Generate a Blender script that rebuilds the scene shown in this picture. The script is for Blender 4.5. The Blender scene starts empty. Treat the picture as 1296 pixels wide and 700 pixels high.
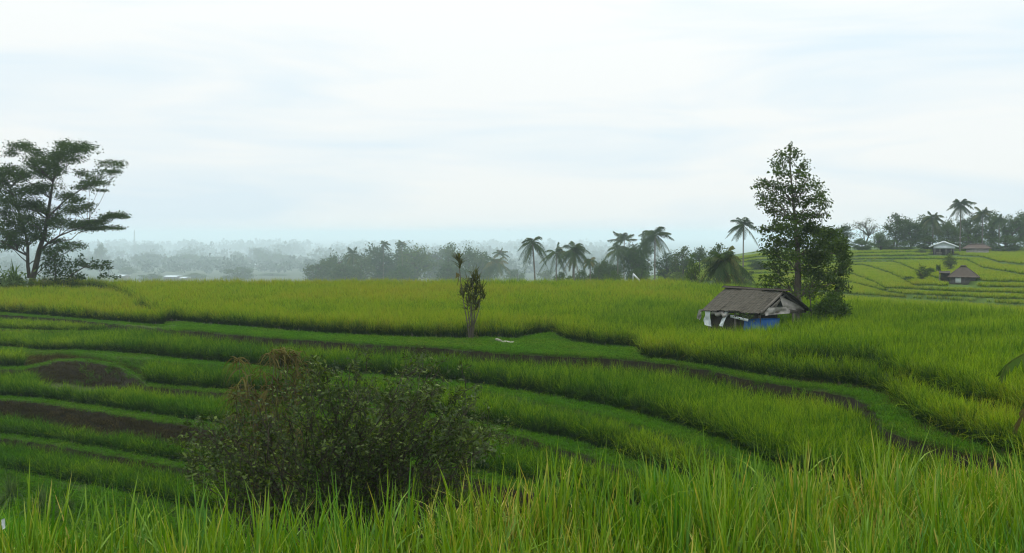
import bpy, math, random
import numpy as np
from mathutils import Vector, Matrix

random.seed(7)
rng = np.random.default_rng(11)
scene = bpy.context.scene
COL = scene.collection

# ------------------------------------------------------------------ camera
F = 1272.0
HY = 295.0
PITCH = math.atan((350.0 - HY) / F)
cam_d = bpy.data.cameras.new("camera")
cam_d.sensor_width = 36.0
cam_d.lens = 36.0 * F / 1296.0
cam_d.clip_start = 0.1
cam_d.clip_end = 60000
cam = bpy.data.objects.new("camera", cam_d)
COL.objects.link(cam)
cam.location = (0, 0, 0)
cam.rotation_euler = (math.pi / 2 - PITCH, 0, 0)
scene.camera = cam
CP, SP = math.cos(PITCH), math.sin(PITCH)


def ray(px, py):
    dx = (px - 648.0) / F
    dy = -(py - 350.0) / F
    return np.array([dx, CP + dy * SP, -SP + dy * CP])


def at_z(px, py, z):
    d = ray(px, py)
    return d * (z / d[2])


def at_y(px, py, Y):
    d = ray(px, py)
    return d * (Y / d[1])


# ------------------------------------------------------------------ helpers
def link(o):
    COL.objects.link(o)
    return o


def tag(o, label=None, cat=None, group=None, kind=None):
    if label: o["label"] = label
    if cat: o["category"] = cat
    if group: o["group"] = group
    if kind: o["kind"] = kind
    return o


def empty(name, loc=(0, 0, 0), rz=0.0):
    o = bpy.data.objects.new(name, None)
    o.empty_display_size = 0.3
    o.location = loc
    o.rotation_euler = (0, 0, rz)
    return link(o)


def make_mesh(name, verts, faces, mats=(), attrs=None, smooth=False, mat_idx=None):
    """verts (N,3), faces (M,4) or (M,3) int array, or a list of such arrays"""
    me = bpy.data.meshes.new(name)
    verts = np.asarray(verts, dtype=np.float32).reshape(-1, 3)
    if not isinstance(faces, list):
        faces = [faces]
    faces = [np.asarray(f, dtype=np.int32) for f in faces if len(f)]
    nl = sum(f.size for f in faces)
    nf = sum(len(f) for f in faces)
    me.vertices.add(len(verts))
    me.vertices.foreach_set("co", verts.ravel())
    me.loops.add(nl)
    me.loops.foreach_set("vertex_index", np.concatenate([f.ravel() for f in faces]))
    me.polygons.add(nf)
    tot = np.concatenate([np.full(len(f), f.shape[1], np.int32) for f in faces])
    start = np.concatenate([[0], np.cumsum(tot)[:-1]]).astype(np.int32)
    me.polygons.foreach_set("loop_start", start)
    if mat_idx is not None:
        me.polygons.foreach_set("material_index", np.asarray(mat_idx, np.int32))
    if smooth:
        me.polygons.foreach_set("use_smooth", np.ones(nf, bool))
    for m in mats:
        me.materials.append(m)
    if attrs:
        for k, v in attrs.items():
            a = me.attributes.new(k, 'FLOAT', 'POINT')
            a.data.foreach_set("value", np.asarray(v, np.float32).ravel())
    me.update(calc_edges=True)
    me.validate()
    return me


def mesh_obj(name, me, parent=None):
    o = bpy.data.objects.new(name, me)
    link(o)
    if parent is not None:
        o.parent = parent
    return o


class MB:
    """collects geometry of one mesh"""
    def __init__(self):
        self.v, self.q, self.t, self.a = [], [], [], []
        self.n = 0

    def add(self, v, q=None, t=None, a=0.5):
        v = np.asarray(v, np.float32).reshape(-1, 3)
        if q is not None and len(q): self.q.append(np.asarray(q, np.int32) + self.n)
        if t is not None and len(t): self.t.append(np.asarray(t, np.int32) + self.n)
        self.v.append(v)
        self.a.append(np.broadcast_to(np.asarray(a, np.float32), (len(v),)))
        self.n += len(v)

    def box(self, c, s, rot=None, a=0.5):
        c = np.asarray(c, float); s = np.asarray(s, float) / 2
        p = np.array([[x, y, z] for x in (-1, 1) for y in (-1, 1) for z in (-1, 1)], float) * s
        if rot is not None:
            p = p @ np.array(rot).T
        self.add(p + c, [[0, 1, 3, 2], [4, 6, 7, 5], [0, 4, 5, 1], [2, 3, 7, 6], [0, 2, 6, 4], [1, 5, 7, 3]], a=a)

    def beam(self, p0, p1, w, h, a=0.5):
        p0 = np.asarray(p0, float); p1 = np.asarray(p1, float)
        d = p1 - p0; L = np.linalg.norm(d); d = d / L
        up = np.array([0, 0, 1.0]) if abs(d[2]) < .95 else np.array([1.0, 0, 0])
        s = np.cross(d, up); s /= np.linalg.norm(s); u = np.cross(s, d)
        self.box((p0 + p1) / 2, (L, w, h), np.stack([d, s, u], axis=1), a=a)

    def tube(self, path, rad, n=6, a=0.5):
        P = np.asarray(path, float); R = np.broadcast_to(np.asarray(rad, float), (len(P),))
        T = np.gradient(P, axis=0); T /= np.maximum(np.linalg.norm(T, axis=1, keepdims=True), 1e-9)
        ref = np.array([0, 0, 1.0]) if abs(T[:, 2]).mean() < .8 else np.array([0, 1.0, 0])
        S = np.cross(T, ref); S /= np.maximum(np.linalg.norm(S, axis=1, keepdims=True), 1e-9)
        U = np.cross(S, T)
        ang = np.arange(n) / n * 2 * math.pi
        V = P[:, None, :] + R[:, None, None] * (np.cos(ang)[None, :, None] * S[:, None, :] + np.sin(ang)[None, :, None] * U[:, None, :])
        m = len(P)
        i = np.arange(m - 1)[:, None] * n; j = np.arange(n)[None, :]; j2 = (np.arange(n) + 1)[None, :] % n
        q = np.stack([i + j, i + j2, i + n + j2, i + n + j], -1).reshape(-1, 4)
        v = V.reshape(-1, 3)
        tip = len(v)
        v = np.concatenate([v, P[-1:]])
        tr = np.array([[(m - 1) * n + k, (m - 1) * n + (k + 1) % n, tip] for k in range(n)])
        self.add(v, q, tr, a)

    def mesh(self, name, mats, smooth=False):
        v = np.concatenate(self.v)
        f = []
        if self.q: f.append(np.concatenate(self.q))
        if self.t: f.append(np.concatenate(self.t))
        return make_mesh(name, v, f, mats if isinstance(mats, (list, tuple)) else [mats], {"rnd": np.concatenate(self.a)}, smooth)

    def build(self, name, mats, parent=None, smooth=False):
        return mesh_obj(name, self.mesh(name, mats, smooth), parent)


def unit(v):
    return v / np.maximum(np.linalg.norm(v, axis=-1, keepdims=True), 1e-9)


def leaf_quads(mb, C, size, aspect=.45, flat=0.0, droop=0.0, dirs=None, fold=.12):
    """rhombic leaves; flat 0..1 pulls the blade towards horizontal"""
    n = len(C)
    if n == 0: return
    d = unit(rng.normal(size=(n, 3))) if dirs is None else unit(dirs + rng.normal(size=(n, 3)) * .45)
    d[:, 2] *= (1 - flat); d[:, 2] -= droop
    d = unit(d)
    r = unit(rng.normal(size=(n, 3)) * (1 - flat * .8) + np.array([0, 0, 1.0]) * flat * 1.5)
    s = unit(np.cross(d, r)); nn = np.cross(s, d)
    L = (np.asarray(size) * rng.uniform(.6, 1.3, n))[:, None] if np.ndim(size) else (size * rng.uniform(.6, 1.3, n))[:, None]
    w = L * aspect
    mid = C + d * L * .45
    v = np.stack([C, mid + s * w * .5 + nn * L * fold, C + d * L, mid - s * w * .5 + nn * L * fold], 1).reshape(-1, 3)
    k = np.arange(n)[:, None] * 4
    mb.add(v, k + np.array([[0, 1, 2, 3]]), a=np.repeat(rng.random(n), 4))


def vnoise(x, y, seed=0):
    """smooth value noise, about -1..1"""
    x = np.asarray(x, float); y = np.asarray(y, float)
    xi = np.floor(x).astype(np.int64); yi = np.floor(y).astype(np.int64)
    fx = x - xi; fy = y - yi
    fx = fx * fx * (3 - 2 * fx); fy = fy * fy * (3 - 2 * fy)

    def h(a, b):
        v = np.sin(a * 127.1 + b * 311.7 + seed * 74.7) * 43758.5453
        return v - np.floor(v)
    return 2 * ((h(xi, yi) * (1 - fx) + h(xi + 1, yi) * fx) * (1 - fy) + (h(xi, yi + 1) * (1 - fx) + h(xi + 1, yi + 1) * fx) * fy) - 1


# ------------------------------------------------------------------ materials
def new_mat(name):
    m = bpy.data.materials.new(name); m.use_nodes = True
    nt = m.node_tree
    nt.nodes.clear()
    return m, nt


def N(nt, t, **kw):
    n = nt.nodes.new(t)
    for k, v in kw.items():
        setattr(n, k, v)
    return n


def ramp(nt, stops, fac=None):
    r = N(nt, "ShaderNodeValToRGB")
    e = r.color_ramp.elements
    while len(e) < len(stops): e.new(0.5)
    for i, (p, c) in enumerate(stops):
        e[i].position = p; e[i].color = (*c, 1)
    if fac is not None: nt.links.new(fac, r.inputs[0])
    return r


def mixc(nt, fac, a, b, mode='MIX'):
    m = N(nt, "ShaderNodeMix", data_type='RGBA', blend_type=mode)
    for sock, v in ((m.inputs[0], fac), (m.inputs[6], a), (m.inputs[7], b)):
        if isinstance(v, bpy.types.NodeSocket): nt.links.new(v, sock)
        elif isinstance(v, (int, float)): sock.default_value = v
        else: sock.default_value = (*v, 1)
    return m.outputs[2]


def math_n(nt, op, a, b=None, clamp=False):
    m = N(nt, "ShaderNodeMath", operation=op, use_clamp=clamp)
    for sock, v in ((m.inputs[0], a), (m.inputs[1], b)):
        if v is None: continue
        if isinstance(v, bpy.types.NodeSocket): nt.links.new(v, sock)
        else: sock.default_value = v
    return m.outputs[0]


def noise(nt, scale, detail=3, vec=None, rough=.55):
    n = N(nt, "ShaderNodeTexNoise")
    n.inputs["Scale"].default_value = scale
    n.inputs["Detail"].default_value = detail
    n.inputs["Roughness"].default_value = rough
    if vec is None:
        g = N(nt, "ShaderNodeNewGeometry"); vec = g.outputs["Position"]
    nt.links.new(vec, n.inputs["Vector"])
    return n.outputs["Fac"]


def attr(nt, name, kind='GEOMETRY'):
    a = N(nt, "ShaderNodeAttribute", attribute_type=kind, attribute_name=name)
    return a.outputs["Fac"]


def leaf_shader(nt, color, transl=.3, gloss=.06, rough=.45, tcol=None):
    out = N(nt, "ShaderNodeOutputMaterial")
    d = N(nt, "ShaderNodeBsdfDiffuse"); nt.links.new(color, d.inputs[0])
    t = N(nt, "ShaderNodeBsdfTranslucent")
    nt.links.new(mixc(nt, 1.0, color, (1.25, 1.15, .5) if tcol is None else tcol, 'MULTIPLY'), t.inputs[0])
    m = N(nt, "ShaderNodeMixShader"); m.inputs[0].default_value = transl
    nt.links.new(d.outputs[0], m.inputs[1]); nt.links.new(t.outputs[0], m.inputs[2])
    if gloss <= 0:
        nt.links.new(m.outputs[0], out.inputs[0]); return
    g = N(nt, "ShaderNodeBsdfGlossy"); g.inputs["Roughness"].default_value = rough
    g.inputs["Color"].default_value = (.8, .85, .8, 1)
    m2 = N(nt, "ShaderNodeMixShader"); m2.inputs[0].default_value = gloss
    nt.links.new(m.outputs[0], m2.inputs[1]); nt.links.new(g.outputs[0], m2.inputs[2])
    nt.links.new(m2.outputs[0], out.inputs[0])


def leaf_mat(name, c0, c1, c2=None, transl=.28, gloss=.06, nscale=.6, rough=.45):
    """c0..c1 varied per leaf, object and place; c2 an odd leaf colour"""
    m, nt = new_mat(name)
    r = attr(nt, "rnd")
    n = noise(nt, nscale, 3)
    oi = N(nt, "ShaderNodeObjectInfo").outputs["Random"]
    f = math_n(nt, 'ADD', math_n(nt, 'MULTIPLY', r, .55), math_n(nt, 'MULTIPLY', n, .55))
    f = math_n(nt, 'ADD', f, math_n(nt, 'MULTIPLY', math_n(nt, 'SUBTRACT', oi, .5), .35), True)
    stops = [(.15, c0), (.75, c1)]
    if c2: stops.append((.98, c2))
    c = ramp(nt, stops, f).outputs[0]
    leaf_shader(nt, c, transl, gloss, rough)
    return m


def solid_mat(name, c0, c1, scale=4, rough=.85, bump=.3, spec=.25, stretch=None, bdist=.02):
    m, nt = new_mat(name)
    out = N(nt, "ShaderNodeOutputMaterial")
    p = N(nt, "ShaderNodeBsdfPrincipled")
    tc = N(nt, "ShaderNodeTexCoord").outputs["Object"]
    if stretch:
        mp = N(nt, "ShaderNodeMapping"); mp.inputs["Scale"].default_value = stretch
        nt.links.new(tc, mp.inputs[0]); tc = mp.outputs[0]
    n = noise(nt, scale, 6, tc, .65)
    c = ramp(nt, [(.3, c0), (.72, c1)], n).outputs[0]
    nt.links.new(c, p.inputs["Base Color"])
    p.inputs["Roughness"].default_value = rough
    p.inputs["Specular IOR Level"].default_value = spec
    if bump:
        b = N(nt, "ShaderNodeBump"); b.inputs["Strength"].default_value = bump; b.inputs["Distance"].default_value = bdist
        nt.links.new(n, b.inputs["Height"]); nt.links.new(b.outputs[0], p.inputs["Normal"])
    nt.links.new(p.outputs[0], out.inputs[0])
    return m


def ground_mat(name, c0, c1, scale=1.5, fine=12, bump=.5):
    m, nt = new_mat(name)
    out = N(nt, "ShaderNodeOutputMaterial")
    p = N(nt, "ShaderNodeBsdfPrincipled")
    n1 = noise(nt, scale, 4); n2 = noise(nt, fine, 5, None, .7)
    f = math_n(nt, 'ADD', math_n(nt, 'MULTIPLY', n1, .5), math_n(nt, 'MULTIPLY', n2, .5))
    nt.links.new(ramp(nt, [(.32, c0), (.68, c1)], f).outputs[0], p.inputs["Base Color"])
    p.inputs["Roughness"].default_value = .95
    p.inputs["Specular IOR Level"].default_value = .15
    b = N(nt, "ShaderNodeBump"); b.inputs["Strength"].default_value = bump; b.inputs["Distance"].default_value = .06
    nt.links.new(n2, b.inputs["Height"]); nt.links.new(b.outputs[0], p.inputs["Normal"])
    nt.links.new(p.outputs[0], out.inputs[0])
    return m


def rice_mat(name, low, green, ripe, straw, transl=.3, gloss=.04):
    """blade colour: stem base to leaf (attribute 'h'), ripeness per plot ('tint' of the instance), per blade 'rnd'"""
    m, nt = new_mat(name)
    h = attr(nt, "h"); r = attr(nt, "rnd"); ti = attr(nt, "tint", 'INSTANCER')
    n = noise(nt, .35, 3)
    f = math_n(nt, 'ADD', ti, math_n(nt, 'MULTIPLY', math_n(nt, 'SUBTRACT', r, .5), .7))
    f = math_n(nt, 'ADD', f, math_n(nt, 'MULTIPLY', math_n(nt, 'SUBTRACT', n, .5), .9))
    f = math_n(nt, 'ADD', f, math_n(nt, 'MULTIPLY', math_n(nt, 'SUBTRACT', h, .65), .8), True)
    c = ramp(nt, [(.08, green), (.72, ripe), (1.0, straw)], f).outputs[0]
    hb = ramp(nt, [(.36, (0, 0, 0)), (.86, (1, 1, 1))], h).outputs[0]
    c = mixc(nt, hb, low, c)  # dark stem colour carried up the blade to paint shade on terrace fronts
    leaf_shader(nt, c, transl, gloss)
    return m


M = {}
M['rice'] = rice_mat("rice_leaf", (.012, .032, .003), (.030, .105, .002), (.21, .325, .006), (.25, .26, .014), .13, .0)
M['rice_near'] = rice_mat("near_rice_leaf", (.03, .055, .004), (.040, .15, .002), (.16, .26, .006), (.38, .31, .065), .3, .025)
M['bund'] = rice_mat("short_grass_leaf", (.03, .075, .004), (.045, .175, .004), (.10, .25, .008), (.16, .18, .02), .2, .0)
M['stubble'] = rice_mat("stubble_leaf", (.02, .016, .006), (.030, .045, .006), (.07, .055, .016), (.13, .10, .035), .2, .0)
M['soil'] = ground_mat("wet_soil", (.007, .006, .003), (.022, .018, .008))
M['turf'] = ground_mat("turf", (.018, .038, .003), (.038, .068, .004), 1.2, 18)
M['mud'] = ground_mat("paddy_mud", (.02, .025, .01), (.04, .04, .016))
M['meadow'] = ground_mat("meadow", (.045, .085, .012), (.07, .115, .02), .2, 2)
M['plain'] = ground_mat("far_plain", (.02, .035, .015), (.045, .06, .03), .006, .03, 0)
# ------------------------------------------------------------------ terrain
NC = 760
u = np.linspace(-1, 1, NC)
TC = np.sign(u) * (np.abs(u) * .62 + (np.abs(u) ** 4) * .5)
PX = 648 + F * TC * CP


def line(pts, z=None):
    """pixel trace of an edge at known heights -> (Y, z) at every column"""
    t, Y, Z = [], [], []
    zc = z
    for p in pts:
        if len(p) == 3: zc = p[2]
        q = at_z(p[0], p[1], zc)
        t.append(q[0] / q[1]); Y.append(q[1]); Z.append(zc)
    t = np.array(t); o = np.argsort(t)
    t = t[o]; Y = np.array(Y)[o]; Z = np.array(Z)[o]
    return np.interp(TC, t, Y), np.interp(TC, t, Z)


def colv(pts):
    a = np.array(pts, float)
    return np.interp(PX, a[:, 0], a[:, 1])


FA, zA = line([(-200, 365), (130, 365), (150, 371), (175, 387), (203, 403), (211, 405), (255, 411), (330, 417), (400, 423), (500, 428),
               (580, 430), (612, 428.5), (654, 431), (670, 426), (699, 422), (712, 430), (728, 435), (765, 440), (806, 442), (813, 455),
               (849, 459), (900, 466.6), (944, 474.6), (1008, 486), (1072, 492), (1111, 500), (1124, 507), (1153, 529), (1169, 544),
               (1201, 555), (1243, 568), (1296, 593), (1400, 640), (1700, 760)], -4.3)
F1, z1 = line([(-200, 389, -4.75), (0, 397, -4.75), (100, 405, -4.72), (190, 412.5, -4.65), (208, 413, -4.45), (240, 385, -4.32), (1500, 385, -4.32)])
B1, zb1 = line([(-200, 392, -4.75), (0, 399.5, -4.75), (100, 407, -4.72), (145, 412, -4.66), (216, 419, -4.38), (330, 429, -4.35), (400, 434), (480, 439),
                (560, 443), (612, 448), (665, 451), (717, 453.5), (783, 457), (812, 459.5), (900, 472), (944, 482.6), (1008, 494), (1047, 499),
                (1079, 507), (1105, 519.5), (1112, 530), (1124, 548), (1153, 561), (1201, 572.5), (1233, 579), (1265, 588), (1296, 600), (1400, 648), (1700, 770)])
F2, z2 = line([(-200, 412, -5.2), (0, 418, -5.2), (60, 420.5, -5.17), (100, 421, -5.12), (140, 421, -5.02), (170, 400, -5.2), (1500, 400, -5.1)])
FM, zM = line([(-200, 432, -5.62), (0, 440, -5.62), (60, 446, -5.58), (100, 445, -5.45), (200, 453, -5.18), (220, 456), (330, 466), (450, 476), (560, 485),
               (599, 489), (665, 499), (717, 510), (770, 519), (822, 532), (862, 545), (900, 558), (915, 563), (960, 588), (1000, 603), (1100, 645), (1296, 720), (1600, 800)])
BM, zbM = line([(-200, 435, -5.62), (0, 443, -5.62), (60, 449, -5.58), (75, 447, -5.53), (180, 458, -5.2), (220, 462), (290, 467), (330, 470), (450, 481),
                (560, 491), (598, 495), (700, 517), (770, 531), (862, 562), (920, 583), (940, 596), (1000, 615), (1100, 655), (1296, 730), (1600, 810)])
F4, z4 = line([(-200, 462, -5.75), (0, 467, -5.75), (30, 467, -5.75), (75, 457, -5.62), (110, 457, -5.52), (150, 464, -5.48), (175, 478, -5.6), (186, 488, -5.75),
               (220, 492), (290, 496), (450, 512), (631, 543), (668, 552), (714, 560), (776, 577), (807, 590), (960, 645), (1296, 740), (1600, 820)])
B4, zb4 = line([(-200, 465, -5.75), (0, 470, -5.75), (30, 470, -5.75), (75, 459.5, -5.62), (110, 459.5, -5.52), (150, 467, -5.48), (175, 481, -5.6), (186, 492, -5.75),
                (270, 498.5), (310, 501), (450, 518), (615, 547), (680, 562), (740, 580), (775, 593), (960, 660), (1296, 755), (1600, 830)])
F5, z5 = line([(-200, 490, -6.3), (0, 504), (50, 507), (100, 514), (150, 522), (200, 529), (250, 537), (300, 545), (620, 605), (700, 622), (800, 650, -6.2),
               (1000, 700, -5.9), (1296, 770, -5.8), (1600, 840, -5.8)])
B5, zb5 = line([(-200, 495, -6.3), (0, 509), (50, 512.5), (100, 520), (180, 533), (245, 543), (300, 551), (620, 615), (700, 635), (800, 660, -6.2),
                (1000, 710, -5.9), (1296, 780, -5.8), (1600, 850, -5.8)])
F6, z6 = line([(-200, 535, -7.1), (0, 552), (50, 558), (100, 566), (150, 575), (200, 584), (240, 590), (300, 600), (620, 660, -6.9), (1000, 740, -6.2), (1296, 800, -6), (1600, 860, -6)])
B6 = line([(-200, 539, -7.1), (0, 557), (50, 563), (100, 572), (150, 581), (200, 590), (240, 597), (300, 606), (620, 668, -6.9), (1000, 750, -6.2), (1296, 810, -6), (1600, 870, -6)])[0]
F7, z7 = line([(-200, 575, -7.6), (0, 598), (50, 607), (100, 617), (150, 626), (200, 638), (250, 650), (620, 700, -7.3), (1000, 780, -6.4), (1296, 830, -6.2), (1600, 890, -6.2)])
B7 = F7 - .3
FR2 = line([(-200, 372, -3.5), (600, 380), (900, 432), (980, 440), (1018, 447), (1072, 455), (1121, 463), (1153, 473), (1201, 484), (1249, 499), (1296, 513), (1400, 545), (1700, 640)])[0]
zR2 = colv([(-900, -4.3), (890, -4.3), (945, -4.15), (1045, -3.85), (3000, -3.85)])
E = line([(-400, 375, -3.98), (0, 368, -3.98), (45, 361, -3.98), (100, 357, -3.98), (130, 358.5, -3.98), (141, 353.5, -3.55), (860, 353, -3.55), (900, 358, -3.55), (960, 365, -3.5),
          (1045, 373, -3.1), (1075, 376), (1150, 380), (1296, 388), (1700, 410)])[0]
FG = line([(-300, 655, -1.75), (0, 652), (300, 655), (480, 640), (620, 622), (800, 612), (950, 592), (1100, 583), (1296, 574), (1600, 565)])[0]
HL = [
    [(860, 353, -8), (960, 362, -6.3), (1079, 372, -5.6), (1149, 377), (1296, 385.5)],
    [(860, 351, -7.9), (960, 352, -6.1), (1079, 357, -5.3), (1127, 370), (1186, 376.5), (1296, 378.5)],
    [(860, 349, -7.8), (960, 346, -5.8), (1074, 345, -5.0), (1125, 365), (1210, 369), (1296, 371.5)],
    [(860, 347, -7.7), (960, 341, -5.5), (1093, 335, -4.65), (1142, 351), (1160, 361), (1210, 362.5), (1296, 364)],
    [(860, 345, -7.6), (960, 336, -5.2), (1093, 331, -4.3), (1132, 331), (1161, 342), (1190, 353), (1234, 356), (1296, 357)],
    [(860, 343, -7.5), (960, 332, -5), (1093, 328, -3.95), (1180, 328), (1225, 328.5), (1246, 339), (1296, 347)],
    [(860, 341, -7.4), (960, 329, -4.6), (1093, 324, -3.5), (1200, 323), (1244, 325), (1268, 332), (1296, 334)],
    [(860, 338, -7.2), (960, 325, -4.2), (1093, 320.5, -3.2), (1258, 317), (1296, 317)],
]
HL = [line(h) for h in HL]

# order the edges: nearer ones give way
wob = lambda s, a=.05: a * vnoise(TC * 60, TC * 0 + s, s)
F1 = np.minimum(F1, FA - .06); B1 = np.minimum(B1 + wob(1), F1 - .06)
F2 = np.minimum(F2, B1 - .12); B2 = F2 - colv([(-900, .35), (140, .35), (175, .05), (3000, .05)])
FM = np.minimum(FM + wob(2, .08), B2 - .12); BM = np.minimum(BM + wob(3), FM - .06)
F4 = np.minimum(F4 + wob(4, .08), BM - .25); B4 = np.minimum(B4 + wob(5), F4 - .06)
run4 = colv([(-900, .25), (30, .3), (60, 1.2), (110, 1.4), (165, 1.2), (190, .25), (3000, .25)])
F5 = np.minimum(F5 + wob(6, .08), B4 - run4 - .1); B5 = np.minimum(B5 + wob(7), F5 - .06)
run5 = colv([(-900, .35), (300, .35), (3000, .3)])
F6 = np.minimum(F6 + wob(8, .08), B5 - run5 - .1); B6 = np.minimum(B6 + wob(9), F6 - .06)
F7 = np.minimum(F7 + wob(10, .08), B6 - .35); B7 = np.minimum(B7, F7 - .1)
FR2 = np.maximum(FR2, FA + 1.3)
E = np.maximum(E, FR2 + .5)


def valley(Y):
    return np.interp(np.log(Y), np.log([60, 80, 110, 150, 220, 400, 700, 1200, 2500, 12000]), [-6.5, -7.5, -9, -10.5, -13, -24, -36, -45, -58, -62])


w_hill = np.clip((PX - 700) / 200, 0, 1); w_hill = w_hill * w_hill * (3 - 2 * w_hill)
rows = []   # (Y, z, material of the strip that follows)


def row(Y, z, m):
    rows.append((np.broadcast_to(Y, (NC,)).astype(float), np.broadcast_to(z, (NC,)).astype(float), m))


def flat_to(Yb, zb, n, m):
    Ya, za, _ = rows[-1]
    for i in range(1, n + 1):
        f = i / (n + 1)
        row(Ya + (Yb - Ya) * f, za + (zb - za) * f, m)


SOIL, TURF, MUD, MEADOW, PLAIN = range(5)
row(-8.0, -2.7, MUD)
row(.5, -2.7, MUD); row(2.0, -2.7, MUD); flat_to(FG, -2.7, 8, MUD)
row(FG, -2.7, TURF)
row(FG + .45, -3.4, TURF)
V = B7 - 2.3
flat_to(V, z7 - 1.0, 14, TURF)
row(V, z7 - 1.0, TURF)
row(V + .8, z7 - .75, TURF)
row(B7 - .15, z7 - .02, TURF)


def level(B, Fo, z, zb, back, n=6, bund=.07, gm=MUD, riser=SOIL):
    """bund lip, foot of the rice, flat paddy up to the toe of the next riser"""
    row(B, zb + bund, TURF)
    row(B * .5 + Fo * .5, zb * .5 + z * .5 + bund * 1.1, TURF)
    row(Fo, z, gm)
    flat_to(back, z, n, gm)
    row(back, z, riser)


level(B7, F7, z7, z7, B6 - .15, 5)
level(B6, F6, z6, z6, B5 - run5, 5)
level(B5, F5, z5, zb5, B4 - run4, 5)
level(B4, F4, z4, zb4, BM - .22, 6, riser=TURF)
level(BM, FM, zM, zbM, B2 - .12, 8)
level(B2, F2, z2, z2, B1 - .14, 4)
level(B1, F1, z1, zb1, FA - .05, 5, .05, MUD, SOIL)
row(FA, zA, MUD); flat_to(FR2 - .15, zA, 8, MUD); row(FR2 - .15, zA, TURF)
row(FR2, zR2, MUD); flat_to(E, zR2, 14, MUD)
row(E, zR2, TURF); row(E + .5, zR2 - .5, MEADOW); row(E + 4, np.minimum(zR2 - 2, -6.2) * (1 - w_hill) + (HL[0][1] - .35) * w_hill, MEADOW)
prev = E + 4
zh_list = []
for i, (Yh, zh) in enumerate(HL):
    Yh = np.maximum(Yh + .25 * vnoise(TC * 25, TC * 0 + i * 7., i), prev + .5)
    zh = zh * w_hill + valley(Yh) * (1 - w_hill)
    zl = zh_list[-1][1] if zh_list else zh * 1.0 - .35
    row(Yh - .2, zl, MEADOW)
    row(Yh, zh, MEADOW)
    zh_list.append((Yh, zh)); prev = Yh
Yt = np.maximum(prev + 15, 240)
zt = np.where(w_hill > 0, zh_list[-1][1] * w_hill + valley(Yt) * (1 - w_hill), valley(Yt))
flat_to(Yt, zt, 4, MEADOW)
row(Yt, zt, MEADOW)
for Yk in (300, 360, 430, 520, 640, 800, 1000, 1300, 1700, 2300, 3200, 4500, 6500, 9000):
    k = np.clip((Yk - 240) / 460, 0, 1)
    row(Yk, valley(np.full(NC, float(Yk))) * (1 - (1 - k) * w_hill) + zt * (1 - k) * w_hill, PLAIN if Yk > 400 else MEADOW)
nr = len(rows)
RY = np.array([r[0] for r in rows]); RZ = np.array([r[1] for r in rows])
RX = TC[None, :] * np.maximum(RY, 4.0)
jit = .025 * vnoise(RX * 2.1, RY * 2.1, 3) + .02 * vnoise(RX * 6, RY * 6, 5)
RZ = RZ + np.where(RY < 200, jit, 0)
gv = np.stack([RX, RY, RZ], -1).reshape(-1, 3)
i = np.arange(nr - 1)[:, None] * NC; j = np.arange(NC - 1)[None, :]
gq = np.stack([i + j, i + j + 1, i + NC + j + 1, i + NC + j], -1).reshape(-1, 4)
gm_idx = np.repeat([r[2] for r in rows[:-1]], NC - 1)
ground = mesh_obj("ground", make_mesh("ground", gv, gq, [M['soil'], M['turf'], M['mud'], M['meadow'], M['plain']], None, False, gm_idx))
tag(ground, kind="structure")


def ground_z(x, y):
    """height of the ground sheet at one point"""
    t = x / max(y, 4.0)
    c = int(np.clip(np.searchsorted(TC, t), 1, NC - 1))
    return float(np.interp(y, RY[:, c], RZ[:, c]))


# ------------------------------------------------------------------ crops and grass (scattered clumps)
def blades(n, R, hmin, hmax, w, seg, lean, bend, seed, up=0.0, kink=0.0, wvar=.3):
    """mesh of n curved blades rising from a disc of radius R"""
    g = np.random.default_rng(seed)
    a = g.uniform(0, 2 * math.pi, n); rr = R * np.sqrt(g.random(n))
    base = np.stack([np.cos(a) * rr, np.sin(a) * rr, np.zeros(n)], 1)
    az = g.uniform(0, 2 * math.pi, n)
    dirh = np.stack([np.cos(az), np.sin(az), np.zeros(n)], 1)
    H = g.uniform(hmin, hmax, n)
    ln = np.abs(g.normal(0, lean, n)); bd = np.abs(g.normal(0, bend, n)) + up
    fa = az + math.pi / 2 + g.normal(0, .5, n)
    side = np.stack([np.cos(fa), np.sin(fa), np.zeros(n)], 1)
    s = np.linspace(0, 1, seg + 1)
    ww = w * g.uniform(1 - wvar, 1 + wvar, n)
    kk = (g.random(n) < kink) * g.uniform(.5, 1.3, n); kp = g.uniform(.55, .8, n)
    V = []; Hh = []; Rr = []
    rb = g.random(n)
    for t in s:
        out = ln * t + bd * t ** 2.6 + kk * np.maximum(0, t - kp) * 1.2
        zz = t - .5 * bd * t ** 4 - kk * np.maximum(0, t - kp) * 1.5
        p = base + dirh * (H * out)[:, None] + np.array([0, 0, 1.0]) * (H * zz)[:, None]
        wd = ww * (.55 + .45 * min(1, t * 4)) * (1 - t ** 2.2) + .0006
        V.append(p - side * wd[:, None] / 2); V.append(p + side * wd[:, None] / 2)
        Hh += [np.full(n, t)] * 2; Rr += [rb] * 2
    V = np.stack(V, 1); m = 2 * (seg + 1)
    hh = np.stack(Hh, 1).ravel(); ra = np.stack(Rr, 1).ravel()
    q = np.array([[2 * k, 2 * k + 1, 2 * k + 3, 2 * k + 2] for k in range(seg)])
    faces = (np.arange(n)[:, None, None] * m + q[None]).reshape(-1, 4)
    return V.reshape(-1, 3), faces, hh, ra


def merge_blades(parts):
    v, f, h, r = [], [], [], []
    o = 0
    for (a, b, c, d) in parts:
        v.append(a); f.append(b + o); h.append(c); r.append(d); o += len(a)
    return np.concatenate(v), np.concatenate(f), np.concatenate(h), np.concatenate(r)


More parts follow.
